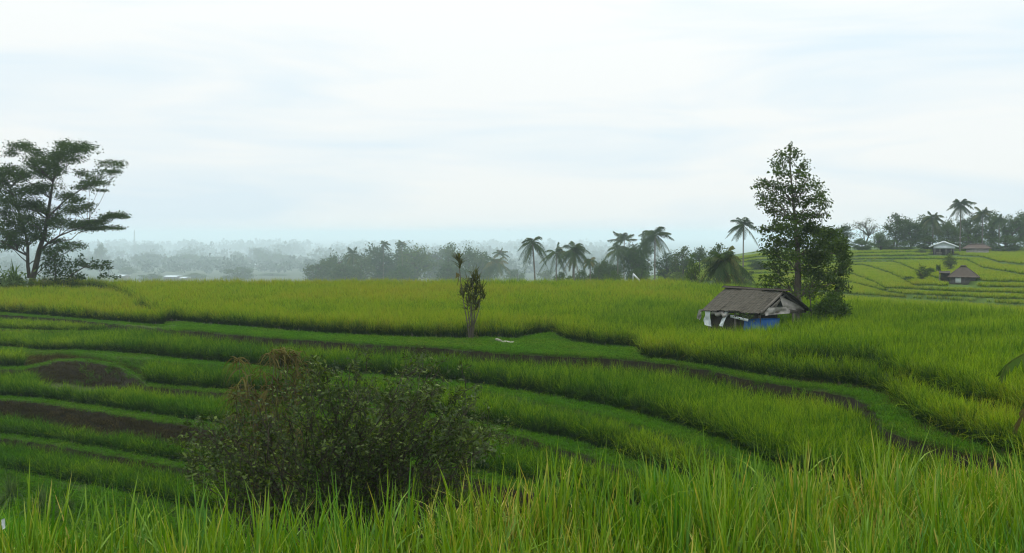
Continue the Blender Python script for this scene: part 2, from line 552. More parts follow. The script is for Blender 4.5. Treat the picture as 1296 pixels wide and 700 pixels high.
def proto(colname, specs, mat):
    c = bpy.data.collections.new(colname)
    for k, bl in enumerate(specs):
        v, f, h, r = bl
        if colname.startswith('hill'): h = .42 + .58 * h    # short crop, skips the darkest of the painted base shade
        me = make_mesh(colname, v, f, [mat], {"h": h, "rnd": r})
        c.objects.link(bpy.data.objects.new("%s_%c" % (colname, 97 + k), me))
    return c


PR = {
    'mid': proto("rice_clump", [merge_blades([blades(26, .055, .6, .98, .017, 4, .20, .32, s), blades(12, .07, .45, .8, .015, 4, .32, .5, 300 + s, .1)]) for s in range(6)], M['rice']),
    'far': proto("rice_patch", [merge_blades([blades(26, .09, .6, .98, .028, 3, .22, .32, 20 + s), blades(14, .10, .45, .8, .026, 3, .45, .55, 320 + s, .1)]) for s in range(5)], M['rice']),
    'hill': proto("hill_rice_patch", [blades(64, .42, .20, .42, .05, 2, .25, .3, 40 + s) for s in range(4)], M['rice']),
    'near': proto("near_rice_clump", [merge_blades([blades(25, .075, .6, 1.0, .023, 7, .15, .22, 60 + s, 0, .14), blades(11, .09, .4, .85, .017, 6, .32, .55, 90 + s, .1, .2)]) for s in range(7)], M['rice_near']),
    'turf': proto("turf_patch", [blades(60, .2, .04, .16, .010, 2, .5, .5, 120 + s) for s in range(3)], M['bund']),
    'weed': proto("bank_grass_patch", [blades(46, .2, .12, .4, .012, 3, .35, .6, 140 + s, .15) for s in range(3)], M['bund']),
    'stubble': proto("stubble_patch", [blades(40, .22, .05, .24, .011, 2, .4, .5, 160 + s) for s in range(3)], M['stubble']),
}


def gn_tree(coll):
    ng = bpy.data.node_groups.new("scatter_" + coll.name, 'GeometryNodeTree')
    ng.interface.new_socket("Geometry", in_out='INPUT', socket_type='NodeSocketGeometry')
    ng.interface.new_socket("Geometry", in_out='OUTPUT', socket_type='NodeSocketGeometry')
    gi = ng.nodes.new("NodeGroupInput"); go = ng.nodes.new("NodeGroupOutput")
    ip = ng.nodes.new("GeometryNodeInstanceOnPoints")
    ci = ng.nodes.new("GeometryNodeCollectionInfo")
    ci.inputs[0].default_value = coll
    ci.inputs["Separate Children"].default_value = True
    ci.inputs["Reset Children"].default_value = True
    ip.inputs["Pick Instance"].default_value = True

    def na(name, ty):
        n = ng.nodes.new("GeometryNodeInputNamedAttribute"); n.data_type = ty
        n.inputs[0].default_value = name
        return n.outputs[0]
    L = ng.links.new
    L(gi.outputs[0], ip.inputs["Points"]); L(ci.outputs[0], ip.inputs["Instance"])
    L(na("idx", 'INT'), ip.inputs["Instance Index"])
    L(na("rot", 'FLOAT_VECTOR'), ip.inputs["Rotation"])
    L(na("scl", 'FLOAT_VECTOR'), ip.inputs["Scale"])
    L(ip.outputs[0], go.inputs[0])
    return ng


GN = {k: gn_tree(c) for k, c in PR.items()}


def scatter(name, P, kind, tint, hscale=1.0, wscale=1.0, tilt=.1, label=None, cat=None):
    n = len(P)
    me = bpy.data.meshes.new(name)
    me.vertices.add(n)
    me.vertices.foreach_set("co", np.asarray(P, np.float32).ravel())
    nv = len(PR[kind].objects)
    a = me.attributes.new("idx", 'INT', 'POINT'); a.data.foreach_set("value", rng.integers(0, nv, n).astype(np.int32))
    rot = np.stack([rng.normal(0, tilt, n), rng.normal(0, tilt, n), rng.uniform(0, 6.283, n)], 1)
    a = me.attributes.new("rot", 'FLOAT_VECTOR', 'POINT'); a.data.foreach_set("vector", rot.astype(np.float32).ravel())
    hs = np.broadcast_to(hscale, (n,)) * rng.uniform(.76, 1.16, n)
    tint = np.broadcast_to(tint, (n,)) + rng.normal(0, .07, n)
    ws = np.broadcast_to(wscale, (n,)) * rng.uniform(.9, 1.1, n)
    a = me.attributes.new("scl", 'FLOAT_VECTOR', 'POINT'); a.data.foreach_set("vector", np.stack([ws, ws, hs], 1).astype(np.float32).ravel())
    a = me.attributes.new("tint", 'FLOAT', 'POINT'); a.data.foreach_set("value", np.broadcast_to(tint, (n,)).astype(np.float32))
    me.update()
    o = mesh_obj(name, me)
    md = o.modifiers.new("scatter", 'NODES'); md.node_group = GN[kind]
    tag(o, label, cat, None, "stuff")
    return o


TMAX = .76


def region(Ylo, Yhi, zf, sp, pxr=(-200, 1500), jitter=.5, keep=None, tmax=None):
    """jittered grid points whose Y lies between two column lines"""
    ok = (PX > pxr[0] - 2) & (PX < pxr[1] + 2) & (np.abs(TC) < (tmax or TMAX) + .02)
    tm = tmax or TMAX
    y0, y1 = Ylo[ok].min(), Yhi[ok].max()
    tlo, thi = max(-tm, (pxr[0] - 648) / F), min(tm, (pxr[1] - 648) / F)
    xs = np.arange(min(tlo * y1, tlo * y0), max(thi * y1, thi * y0), sp); ys = np.arange(y0, y1, sp)
    if len(xs) == 0 or len(ys) == 0: return np.zeros((0, 3))
    X, Y = np.meshgrid(xs, ys)
    X = X + rng.uniform(-jitter, jitter, X.shape) * sp; Y = Y + rng.uniform(-jitter, jitter, Y.shape) * sp
    X = X.ravel(); Y = Y.ravel()
    T = X / Y
    m = (T > tlo) & (T < thi)
    X, Y, T = X[m], Y[m], T[m]
    lo = np.interp(T, TC, Ylo); hi = np.interp(T, TC, Yhi)
    m = (Y > lo) & (Y < hi)
    X, Y, T = X[m], Y[m], T[m]
    z = np.interp(T, TC, zf)
    P = np.stack([X, Y, z], 1)
    if keep is not None: P = P[keep(P)]
    return P


def pix(P):
    """where ground points fall in the photograph (to trace crop colours)"""
    d = P[:, 1] * CP - P[:, 2] * SP
    uy = P[:, 1] * SP + P[:, 2] * CP
    return 648 + F * P[:, 0] / d, 350 - F * uy / d
# ------------------------------------------------------------------ rice plots, each one mass of plants
def off_hut(P):
    a = math.radians(50)
    dx, dy = P[:, 0] - 9.25, P[:, 1] - 38.15
    u_ = dx * math.cos(a) - dy * math.sin(a); v_ = dx * math.sin(a) + dy * math.cos(a)
    return ~((np.abs(u_) < 1.25) & (np.abs(v_) < 1.2))


def patchy(P, s=.12, a=.16, seed=1):
    return a * vnoise(P[:, 0] * s, P[:, 1] * s, seed) + a * .6 * vnoise(P[:, 0] * s * 4, P[:, 1] * s * 4, seed + 9)


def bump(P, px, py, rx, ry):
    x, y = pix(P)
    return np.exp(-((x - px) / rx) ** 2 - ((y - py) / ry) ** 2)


split = lambda lo, hi, a, b: (np.maximum(lo, a), np.minimum(hi, b))

# upper fields: one level from the path to the far edge
def upper(name, lo, hi, zf, pxr, tint_f, label):
    first = True
    parts = []
    for a, b, sp, kind in ((0, 26, .17, 'mid'), (26, 38, .21, 'mid'), (38, 52, .27, 'mid'), (52, 120, .36, 'far')):
        l2, h2 = split(lo, hi, a, b)
        if (h2 > l2).sum() == 0: continue
        P = region(l2, h2, zf, sp, pxr, keep=off_hut)
        if len(P): parts.append((P, kind))
    byk = {}
    for P, k in parts: byk.setdefault(k, []).append(P)
    for k, Ps in byk.items():
        P = np.concatenate(Ps)
        scatter(name, P, k, tint_f(P), .95 + (.08 if 'rounded' in label else .04) + patchy(P, .5, .08, 5), 1.0, .07, label if k == 'mid' else label.replace("rice", "rice far back", 1), "rice field")


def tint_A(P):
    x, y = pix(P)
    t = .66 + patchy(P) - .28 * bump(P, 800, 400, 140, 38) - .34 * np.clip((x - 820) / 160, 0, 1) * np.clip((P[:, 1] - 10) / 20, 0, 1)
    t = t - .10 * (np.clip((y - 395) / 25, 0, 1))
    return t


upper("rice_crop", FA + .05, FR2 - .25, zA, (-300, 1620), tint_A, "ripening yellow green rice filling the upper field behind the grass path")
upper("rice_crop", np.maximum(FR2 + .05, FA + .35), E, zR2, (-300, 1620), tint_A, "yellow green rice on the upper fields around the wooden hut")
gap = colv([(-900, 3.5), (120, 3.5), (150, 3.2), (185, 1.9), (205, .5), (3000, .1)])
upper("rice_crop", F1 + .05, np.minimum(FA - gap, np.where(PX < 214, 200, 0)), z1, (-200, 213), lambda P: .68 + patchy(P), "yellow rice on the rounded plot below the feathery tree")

mid = lambda P, b: b - .17 + patchy(P, .3, .14, 4)
P = region(F2 + .12, B1 - .3, z2, .27, (-200, 150))
scatter("rice_crop", P, 'mid', mid(P, .45), .6, 1, .07, "narrow rice strip under the rounded yellow plot", "rice field")
bkM = np.minimum(B2 - .2, B1 - .17)
P = np.concatenate([region(*split(FM + .12, bkM, 0, 27), zM, .18, (-300, 1620)), region(*split(FM + .12, bkM, 27, 70), zM, .22, (-300, 1620))])
x, y = pix(P)
scatter("rice_crop", P, 'mid', mid(P, .26) + .1 * np.clip((x - 600) / 400, 0, 1) + .25 * np.exp(-((x - 20) / 40) ** 2), 1.02 - .28 * np.clip((190 - x) / 80, 0, 1), 1, .08, "long curving strip of green rice below the grass path", "rice field")
P = np.concatenate([region(F4 + .12, BM - .35, z4, .2, (184, 1300)), region(F4 + .12, np.minimum(F4 + 1.8, BM - .4), z4, .22, (-200, 27))])
x, y = pix(P)
scatter("rice_crop", P, 'mid', mid(P, .25) + .18 * (x > 560) + .2 * (x < 60), .93, 1, .08, "green rice strip on the terrace second below the grass path", "rice field")
bk5 = np.where((PX > 45) & (PX < 172), np.minimum(B4 - run4 - .1, np.maximum(F5 + .9, 37.2)), B4 - run4 - .12)
P = region(F5 + .12, bk5, z5, .2, (-200, 1200))
scatter("rice_crop", P, 'mid', mid(P, .27), .82, 1, .09, "green rice strip in front of the bare brown plot", "rice field")
c6 = line([(-200, 505, -6.6), (0, 522), (50, 532), (100, 541), (180, 550), (250, 560), (300, 570), (620, 640), (1300, 760)])[0]
bk6 = np.where(PX > 262, B5 - run5 - .12, np.minimum(np.maximum(c6, F6 + .7), B5 - run5 - .15))
P = region(F6 + .12, bk6, z6, .2, (-200, 900))
scatter("rice_crop", P, 'mid', mid(P, .2), .7, 1, .12, "dark green rice strip below the brown fallow strip", "rice field")
P = region(F7 + .12, B6 - .3, z7, .2, (-200, 900))
scatter("rice_crop", P, 'mid', mid(P, .14), .75, 1, .12, "lowest dark green rice strip at the left of the bush", "rice field")

# the near plot
P = np.concatenate([region(np.full(NC, 2.6), np.minimum(FG, 4.6), np.full(NC, -2.7), .14, (-800, 2100), tmax=1.1), region(np.full(NC, 4.6), FG, np.full(NC, -2.7), .135, (-800, 2100), tmax=1.1)])
scatter("rice_crop", P, 'near', np.array(.37) + patchy(P, .9, .2, 8) + .10 * (P[:, 1] < 5.2), 1.18 + .1 * vnoise(P[:, 0] * 1.3, P[:, 1] * 1.3, 2), 1, .05, "tall near rice with long blades along the front edge", "rice field")

# hill terraces, kept clear round the houses
HILL_HOUSES = [(1218, 357, 90, 1.5), (1194, 320, 160, 2.6), (1238, 318, 168, 2.4)]
hl = []
for k, (Yh, zh) in enumerate(HL):
    nxt = zh_list[k + 1][0] - .08 if k + 1 < len(HL) else HL[k][0] + 14
    Yh0 = zh_list[k][0]
    P = region(Yh0 + .1, np.maximum(nxt, Yh0 + .4), zh_list[k][1], (.42 if k < 4 else .5), (835, 1600))
    hl.append(P)
hl.append(region(E + 5, zh_list[0][0] - .3, zh_list[0][1] - .35, .6, (960, 1600)))
P = np.concatenate(hl)
for (hx, hf, hy, rr) in HILL_HOUSES:
    q = at_y(hx, hf, hy)
    al = q[:2] / np.linalg.norm(q[:2])
    dx = P[:, :2] - q[:2]
    u_ = dx @ al; v_ = np.abs(dx @ np.array([-al[1], al[0]]))
    P = P[~((v_ < rr) & (u_ > -rr - 1.3) & (u_ < rr))]
scatter("rice_crop", P, 'hill', .60 + patchy(P, .05, .12, 6), 1.0, 1.0, .06, "stepped rice terraces climbing the hillside behind the tall tree", "rice field")

def bank(Blo, Bhi, zlo, zhi, sp, pxr, frac=1.0):
    P = region(Blo, Bhi, zlo, sp, pxr)
    if len(P) == 0: return P
    T = P[:, 0] / P[:, 1]
    a = np.interp(T, TC, Blo); b = np.interp(T, TC, Bhi)
    f = (P[:, 1] - a) / np.maximum(b - a, 1e-3)
    P[:, 2] = np.interp(T, TC, zlo) * (1 - f) + np.interp(T, TC, zhi) * f
    return P[rng.random(len(P)) < frac]


# short grass on the bunds and banks
tf = []
for B_, F_, z_ in ((B1, F1, z1), (BM, FM, zM), (B4, F4, z4), (B5, F5, z5), (B6, F6, z6), (B7, F7, z7), (B2, F2, z2)):
    tf.append(region(B_ - .05, F_ + .03, z_ + .06, .16, (-300, 1620)))
P = np.concatenate(tf)
tb = bank(B1 - .2, B1, zM, z1, .16, (-200, 230)); P = np.concatenate([P, tb])
scatter("bund_grass", P, 'turf', .42 + patchy(P, .5, .18, 3), np.clip(1.5 - P[:, 1] / 45, .45, 1.0), 1, .15, "short bright grass on the earth bunds and the lawn patch by the path", "grass")
wd = []
wd.append(bank(V, B7 - .1, z7 - .95, z7 - .05, .14, (-200, 700)))
# bank below the lowest strip, wetter grass in long tufts, and the risers' weeds
tfb = bank(BM - .5, BM, z4, zM, .13, (-200, 1300), 1.)
scatter("bund_grass", tfb, 'turf', .38 + patchy(tfb, .5, .2, 3), 1.5, 1.1, .2, "grass on the steep bank under the long curving rice strip", "grass")
wd.append(bank(B4 - run4, B4, z5, z4, .3, (-200, 1200), .25))
wd.append(bank(B1 - .14, B1, zM, z1, .2, (-200, 1300), .3))
sb = [bank(B4 - run4 - .1, B4 - .03, z5, z4, .17, (-200, 1200)), bank(B5 - run5 - .9, B5 - .03, z6, z5, .17, (-200, 1200)), bank(B1 - .35, B1 - .02, zM, z1, .17, (-300, 1620)), bank(B6 - .4, B6, z7, z6, .17, (-200, 900)),
      region(F4 + .1, BM - .3, z4 + .02, .2, (28, 182)), region(np.maximum(c6, F6 + .7), B5 - run5, z6, .2, (-200, 300)), region(FA - .3, FA + .2, zA, .2, (1000, 1400))]
P = np.concatenate(sb)
scatter("bank_grass", P, 'stubble', .45 + patchy(P, .8, .4, 3), 1., 1, .2, "brownish stubble and weeds on the bare earth banks", "grass")
P = np.concatenate(wd)
scatter("bank_grass", P, 'weed', .36 + patchy(P, .7, .3, 3), 1.15 + patchy(P, .6, .5, 13), 1.1, .25, "longer weedy grass on the banks between the terraces", "grass")
P = region(FG + .2, V - .5, z7 * 0, .45, (-250, 1500))
P[:, 2] = [ground_z(a, b) for a, b in P[:, :2]]
scatter("bank_grass", P, 'weed', .2 + patchy(P, .5, .2, 3), 1.6, 1.6, .2, "rank grass on the slope down from the near plot", "grass")
# ------------------------------------------------------------------ plants
M['bark'] = solid_mat("bark", (.022, .018, .012), (.065, .055, .040), 6, .95, .6, .1, (1, 1, .25))
M['bark_pale'] = solid_mat("pale_bark", (.045, .038, .028), (.13, .115, .09), 7, .95, .5, .1, (1, 1, .3))
M['palm_bark'] = solid_mat("palm_bark", (.07, .06, .05), (.17, .15, .125), 5, .95, .5, .1, (.4, .4, 3))
M['leaf_feather'] = leaf_mat("feathery_leaf", (.012, .032, .005), (.034, .070, .009), (.06, .10, .015), .3, .0, .8)
M['leaf_hut'] = leaf_mat("broad_leaf", (.018, .044, .003), (.066, .112, .007), (.15, .16, .02), .32, .012, .9)
M['leaf_dark'] = leaf_mat("dark_leaf", (.013, .034, .007), (.040, .076, .013), (.07, .09, .02), .3, .0, .25)
M['leaf_mid'] = leaf_mat("mid_green_leaf", (.018, .046, .007), (.055, .10, .014), (.09, .12, .02), .3, .0, .25)
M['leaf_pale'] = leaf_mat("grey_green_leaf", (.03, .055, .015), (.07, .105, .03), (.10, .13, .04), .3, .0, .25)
M['leaf_palm'] = leaf_mat("palm_leaf", (.013, .034, .007), (.040, .072, .013), (.11, .10, .025), .3, .01, .4)
M['leaf_bush'] = leaf_mat("bush_leaf", (.007, .018, .002), (.034, .062, .006), (.10, .15, .018), .28, .02, 1.4, .42)
M['leaf_dry'] = leaf_mat("dry_leaf", (.048, .042, .014), (.10, .088, .030), (.07, .09, .012), .3, .0, 2)
M['leaf_strap'] = leaf_mat("strap_leaf", (.028, .042, .006), (.085, .085, .014), (.20, .14, .04), .3, .01, 2)
M['leaf_fresh'] = leaf_mat("fresh_leaf", (.018, .055, .004), (.045, .11, .008), (.09, .15, .02), .3, .012, 1)
M['leaf_tussock'] = leaf_mat("tussock_leaf", (.04, .085, .02), (.10, .16, .045), None, .2, .0, 2)
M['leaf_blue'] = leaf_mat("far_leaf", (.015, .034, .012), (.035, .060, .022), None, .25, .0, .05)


def curve(p0, p1, up=.3, n=7, wob_=.04):
    """a limb: leaves p0 rising, ends at p1"""
    p0 = np.asarray(p0, float); p1 = np.asarray(p1, float)
    L = np.linalg.norm(p1 - p0)
    c = (p0 + p1) / 2 + np.array([0, 0, up * L]) * 0.6 + (p1 - p0) * np.array([-.08, -.08, 0])
    t = np.linspace(0, 1, n)[:, None]
    P = (1 - t) ** 2 * p0 + 2 * t * (1 - t) * c + t ** 2 * p1
    P[1:-1] += rng.normal(0, wob_ * L, (n - 2, 3)) * .5
    return P


def crown_on(trunks, clumps, leaf, flat=0., aspect=.45, droop=0., twigs=9, wood=None, foliage=None, limb=.035, spread=.35, up=.15):
    """limbs from the trunk to every leaf clump, twigs in the clump, leaves along the twigs"""
    wood = wood or MB(); foliage = foliage or MB()
    for path, rad in trunks:
        wood.tube(path, rad, 8)
    allp = np.concatenate([np.asarray(p, float) for p, r in trunks])
    allr = np.concatenate([np.broadcast_to(np.asarray(r, float), (len(p),)) for p, r in trunks])
    for c, R, n in clumps:
        c = np.asarray(c, float); R = np.asarray(R, float)
        d = c - allp
        h = np.linalg.norm(d[:, :2], axis=1)
        cost = np.linalg.norm(d, axis=1) + 3 * np.maximum(0, .45 * h - d[:, 2])
        k = int(np.argmin(cost))
        r0 = min(limb, allr[k] * .7)
        P = curve(allp[k], c, up)
        wood.tube(P, np.linspace(r0, r0 * .3, len(P)), 5)
        cs, ds = [], []
        for _ in range(twigs):
            q = unit(rng.normal(size=3)) * R * rng.uniform(.45, 1.0)
            s = P[rng.integers(len(P) - 3, len(P))]
            tp = curve(s, c + q, .05, 4)
            wood.tube(tp, np.linspace(r0 * .3, r0 * .08, 4), 3)
            m = max(1, n // twigs)
            f = rng.random(m) ** .6
            pos = s + (c + q - s) * f[:, None] + np.clip(rng.normal(size=(m, 3)), -1.5, 1.5) * R * spread
            cs.append(pos); ds.append(np.broadcast_to(q, (m, 3)))
        leaf_quads(foliage, np.concatenate(cs), leaf, aspect, flat, droop, unit(np.concatenate(ds) + 1e-6))
    return wood, foliage


def plant(name, label, cat, loc, wood, foliage, bark, leafm, group=None, wname="trunk", cname="crown"):
    r = empty(name, loc)
    tag(r, label, cat, group)
    if wood is not None: wood.build(wname, bark, r, True)
    if foliage is not None: foliage.build(cname, leafm, r)
    return r


def rel(px, py, Y, base):
    return at_y(px, py, Y) - base


# --- the feathery spreading tree at the left edge
Yb = 80.0
base = at_y(40, 354, Yb); base[2] = ground_z(base[0], Yb) - .1
k = Yb / F
px_ = lambda x, y, dy=0.0: rel(x / 3.182, 160 + y / 3.182, Yb + dy, base)
tr1 = [px_(128, 625), px_(140, 580), px_(158, 500), px_(180, 430), px_(192, 360), px_(203, 290), px_(213, 225), px_(222, 170)]
tr2 = [px_(118, 610, .4), px_(112, 560, .5), px_(112, 480, .8), px_(95, 400, 1.2), px_(70, 330, 1.5), px_(50, 270, 1.6)]
tr3 = [px_(160, 500), px_(195, 470, -.6), px_(240, 440, -1), px_(290, 420, -1.3), px_(350, 400, -1.5)]
tr4 = [px_(190, 370), px_(225, 335, .6), px_(262, 298, 1), px_(320, 258, 1.3), px_(370, 235, 1.5)]
tr5 = [px_(110, 520, .6), px_(70, 500, 0), px_(20, 470, -.5), px_(-40, 440, -.8)]
tr6 = [px_(70, 330, 1.5), px_(40, 250, 1.0), px_(0, 190, .6), px_(-40, 150, .3)]
trunks = [(tr1, np.linspace(.26, .05, 8)), (tr2, np.linspace(.16, .05, 6)), (tr3, np.linspace(.10, .03, 5)), (tr4, np.linspace(.09, .03, 5)), (tr5, np.linspace(.08, .03, 4)), (tr6, np.linspace(.08, .02, 4))]
CL = [(310, 82, 62, 26), (345, 78, 34, 14), (262, 76, 26, 16), (270, 112, 50, 22), (228, 128, 40, 22), (190, 150, 40, 22), (143, 105, 30, 18), (85, 78, 44, 16), (62, 100, 24, 12), (110, 72, 20, 14), (120, 140, 35, 22), (165, 180, 48, 22),
      (240, 165, 40, 18), (300, 130, 34, 14), (150, 245, 52, 24), (100, 190, 34, 20), (40, 180, 36, 22), (20, 225, 34, 24), (-20, 190, 40, 24), (60, 255, 30, 18), (-10, 280, 44, 22), (30, 300, 40, 20),
      (75, 315, 34, 22), (130, 300, 38, 20), (165, 330, 30, 16), (15, 350, 44, 22), (55, 375, 36, 20), (115, 365, 38, 20), (185, 375, 34, 16), (235, 355, 34, 14), (255, 385, 44, 16),
      (460, 145, 44, 12), (500, 158, 24, 7), (425, 178, 48, 9), (470, 182, 24, 6), (375, 205, 36, 12), (330, 185, 28, 12), (385, 232, 56, 14), (330, 245, 34, 12), (405, 258, 24, 6), (320, 290, 38, 12), (290, 270, 22, 10),
      (330, 322, 50, 14), (280, 335, 36, 14), (360, 320, 24, 8), (440, 355, 34, 12), (485, 356, 42, 14), (510, 366, 18, 6), (340, 382, 60, 16), (395, 385, 40, 12), (300, 400, 46, 14), (430, 410, 60, 12), (480, 412, 30, 8), (380, 412, 40, 10),
      (90, 420, 46, 22), (40, 430, 46, 24), (130, 440, 34, 18), (20, 470, 46, 20), (75, 470, 40, 16), (-20, 400, 44, 24), (190, 430, 30, 14), (235, 455, 34, 12), (250, 480, 40, 12), (205, 495, 34, 12), (290, 470, 30, 8), (325, 478, 22, 7), (150, 410, 30, 16)]
clumps = []
for (x, y, rx, rz) in CL:
    dy = rng.normal(0, 1.6)
    clumps.append((px_(x + rng.normal(0, 4), y + rng.normal(0, 3), dy), (rx * k / 3.182 * .95, rx * k / 3.182 * .9, rz * k / 3.182 * (.62 if x > 360 else .95)), int(50 + rx * rz * .95)))
for _ in range(46):
    x, y = rng.uniform(-40, 290), rng.uniform(90, 470)
    if (x - 120) ** 2 / 170 ** 2 + (y - 290) ** 2 / 210 ** 2 > 1: continue
    clumps.append((px_(x, y, rng.normal(0, 2.0)), (24 * k / 3.182, 24 * k / 3.182, 15 * k / 3.182), int(rng.uniform(80, 260))))
wo, fo = crown_on(trunks, clumps, .18, .25, .42, .15, 10, limb=.05, spread=.52, up=.1)
plant("feathery_tree", "dark spreading tree with layered feathery foliage at the far edge of the rounded yellow plot", "tree", base, wo, fo, M['bark'], M['leaf_feather'])

# --- the leafy bush beside its foot, and the strap-leaved clump
b2 = at_y(95, 352, 79); b2[2] = ground_z(b2[0], 79) - .2
pz = lambda x, y, dy=0.: rel(x / 8.1, 310 + y / 8.1, 79 + dy, b2)
tk = [([pz(560, 420), pz(570, 300), pz(560, 180), pz(570, 90)], np.linspace(.09, .03, 4)), ([pz(620, 420), pz(740, 300), pz(860, 230), pz(1000, 215), pz(1120, 200)], np.linspace(.07, .02, 5))]
cl = []
for (x, y, rx, rz) in [(560, 90, 70, 50), (520, 140, 90, 55), (620, 140, 100, 50), (470, 200, 80, 55), (580, 210, 110, 60), (690, 180, 90, 50), (640, 270, 110, 55), (500, 290, 110, 60), (720, 250, 80, 45), (420, 350, 70, 45),
                       (600, 350, 110, 40), (720, 330, 90, 35), (830, 150, 50, 55), (800, 200, 60, 35), (900, 190, 80, 35), (980, 210, 90, 35), (1060, 210, 90, 35), (1110, 180, 70, 30), (1020, 240, 80, 20), (1100, 245, 50, 20), (1040, 310, 40, 25), (1110, 325, 60, 18), (1170, 330, 40, 12), (820, 310, 50, 35), (780, 340, 60, 25), (850, 340, 40, 20), (960, 165, 40, 20)]:
    cl.append((pz(x, y, rng.normal(0, .6)), (rx * .0077, rx * .008, rz * .0072), int(16 + rx * rz * .02)))
wo, fo = crown_on(tk, cl, .22, .25, .5, .1, 7, limb=.03, spread=.4)
plant("leafy_shrub", "dark leafy shrub with one long low branch to the right of the feathery tree's trunk", "shrub", b2, wo, fo, M['bark'], M['leaf_dark'], None, "stem", "foliage")


def strap_clump(mb, c, n, L, w, seed_up=.5, droop=.8, a=None):
    """rosette of long strap leaves"""
    for _ in range(n):
        az = rng.uniform(0, 6.283); el = rng.uniform(seed_up - .4, min(1.5, seed_up + .75)); l = L * rng.uniform(.65, 1.15)
        d = np.array([math.cos(az) * math.cos(el), math.sin(az) * math.cos(el), math.sin(el)])
        s = np.array([-math.sin(az), math.cos(az), 0]); s = s + rng.normal(0, .3, 3)
        s /= np.linalg.norm(s)
        t = np.linspace(0, 1, 6)[:, None]
        P = c + d * l * t + np.array([0, 0, -1.0]) * droop * l * t ** 2.2 * rng.uniform(.4, 1.2) * math.cos(el)
        wd = w * (np.array([.6, .95, 1, .85, .5, .04])[:, None]) * rng.uniform(.8, 1.2)
        v = np.stack([P - s * wd / 2, P + s * wd / 2], 1).reshape(-1, 3)
        q = [[2 * i, 2 * i + 1, 2 * i + 3, 2 * i + 2] for i in range(5)]
        mb.add(v, q, a=rng.random() if a is None else a)


b3 = at_y(14, 358, 77); b3[2] = ground_z(b3[0], 77) - .1
fo = MB()
for _ in range(16):
    strap_clump(fo, np.array([rng.uniform(-2.4, 1.0), rng.uniform(-.5, 1.2), rng.uniform(.2, 1.7)]), 14, 1.3, .13, .7, .9)
leaf_quads(fo, rng.normal(size=(900, 3)) * np.array([1.0, .6, .45]) + np.array([-.8, .3, .9]), .3, .5, .2)
plant("strap_leaved_shrub", "light green strap leaved clump at the left edge in front of the feathery tree", "shrub", b3, None, fo, None, M['leaf_tussock'], None, "stem", "foliage")

# --- the tall tree behind the hut
Yb = 40.2
base = at_y(1008, 415, Yb); base[2] = ground_z(base[0], Yb) - .1
ph = lambda x, y, dy=0.: rel(860 + x / 2.692, 170 + y / 2.692, Yb + dy, base)
tr = [ph(404, 665), ph(402, 560), ph(404, 470), ph(402, 390), ph(395, 310), ph(388, 230), ph(380, 150), ph(376, 90), ph(378, 40)]
tl = [ph(402, 420), ph(440, 400, .3), ph(490, 400, .6), ph(540, 410, .7)]
trunks = [(tr, np.array([.19, .15, .13, .105, .075, .05, .032, .022, .012])), (tl, np.linspace(.06, .02, 4))]
cl = []
kk = Yb / F / 2.692
for (x, y, rx, rz, d) in [(380, 45, 16, 16, .5), (350, 65, 24, 18, .6), (400, 70, 22, 18, .6), (330, 95, 24, 18, .6), (370, 95, 28, 18, .6), (425, 105, 24, 20, .6), (345, 130, 34, 20, .7), (400, 135, 34, 20, .7), (440, 150, 26, 18, .6),
                          (262, 172, 18, 14, .6), (290, 165, 24, 16, .7), (320, 175, 34, 20, .8), (365, 175, 34, 20, .8), (415, 180, 36, 22, .8), (465, 175, 26, 18, .7), (490, 190, 22, 16, .6),
                          (275, 205, 26, 18, .7), (310, 215, 30, 20, .8), (355, 220, 34, 22, .8), (405, 225, 36, 22, .8), (455, 220, 36, 22, .9), (495, 230, 26, 20, .7), (270, 238, 16, 10, .5),
                          (300, 258, 30, 18, .8), (345, 268, 38, 22, .8), (395, 275, 36, 24, .8), (450, 270, 38, 22, .8), (500, 265, 24, 16, .6), (280, 320, 26, 14, .6), (320, 310, 34, 22, .8), (370, 318, 38, 24, .9), (430, 320, 40, 26, 1.0), (480, 320, 36, 24, 1.1),
                          (525, 335, 30, 24, 1.1), (310, 355, 32, 24, .9), (355, 365, 38, 26, 1.), (415, 365, 42, 28, 1.2), (470, 368, 42, 28, 1.4), (525, 375, 38, 28, 1.4), (565, 380, 28, 28, 1.2),
                          (295, 395, 26, 20, .8), (330, 405, 36, 26, 1.), (380, 415, 34, 26, .9), (440, 415, 42, 28, 1.2), (500, 420, 42, 28, 1.3), (555, 425, 34, 26, 1.2), (310, 445, 34, 22, .9), (350, 455, 30, 22, .8), (445, 460, 40, 26, 1.), (500, 470, 40, 26, 1.1), (550, 470, 32, 24, 1.), (575, 450, 22, 20, .8),
                          (300, 485, 34, 18, .8), (340, 495, 34, 18, .8), (285, 510, 26, 10, .7), (440, 505, 36, 22, .9), (490, 515, 30, 20, .8), (545, 505, 24, 20, .8), (570, 510, 20, 20, .9), (455, 535, 30, 16, .7), (385, 500, 24, 20, .5), (540, 530, 10, 12, .7), (375, 545, 20, 14, .4), (330, 525, 24, 12, .5)]:
    dy = rng.normal(0, .55)
    dens = (1.0 if y > 300 else .62) * (1.25 if (y > 300 and x > 400) else 1)
    cl.append((ph(x, y, dy), (rx * kk * .95, rx * kk * .95, rz * kk * .95), int(rx * rz * d * (.52 if y < 330 else .32) * dens) + 30))
wo, fo = crown_on(trunks, cl, .125, .0, .5, .35, 8, limb=.028, spread=.42)
plant("tall_tree", "tall tapering tree with loose glossy leaves growing behind the wooden hut", "tree", base, wo, fo, M['bark_pale'], M['leaf_hut'])

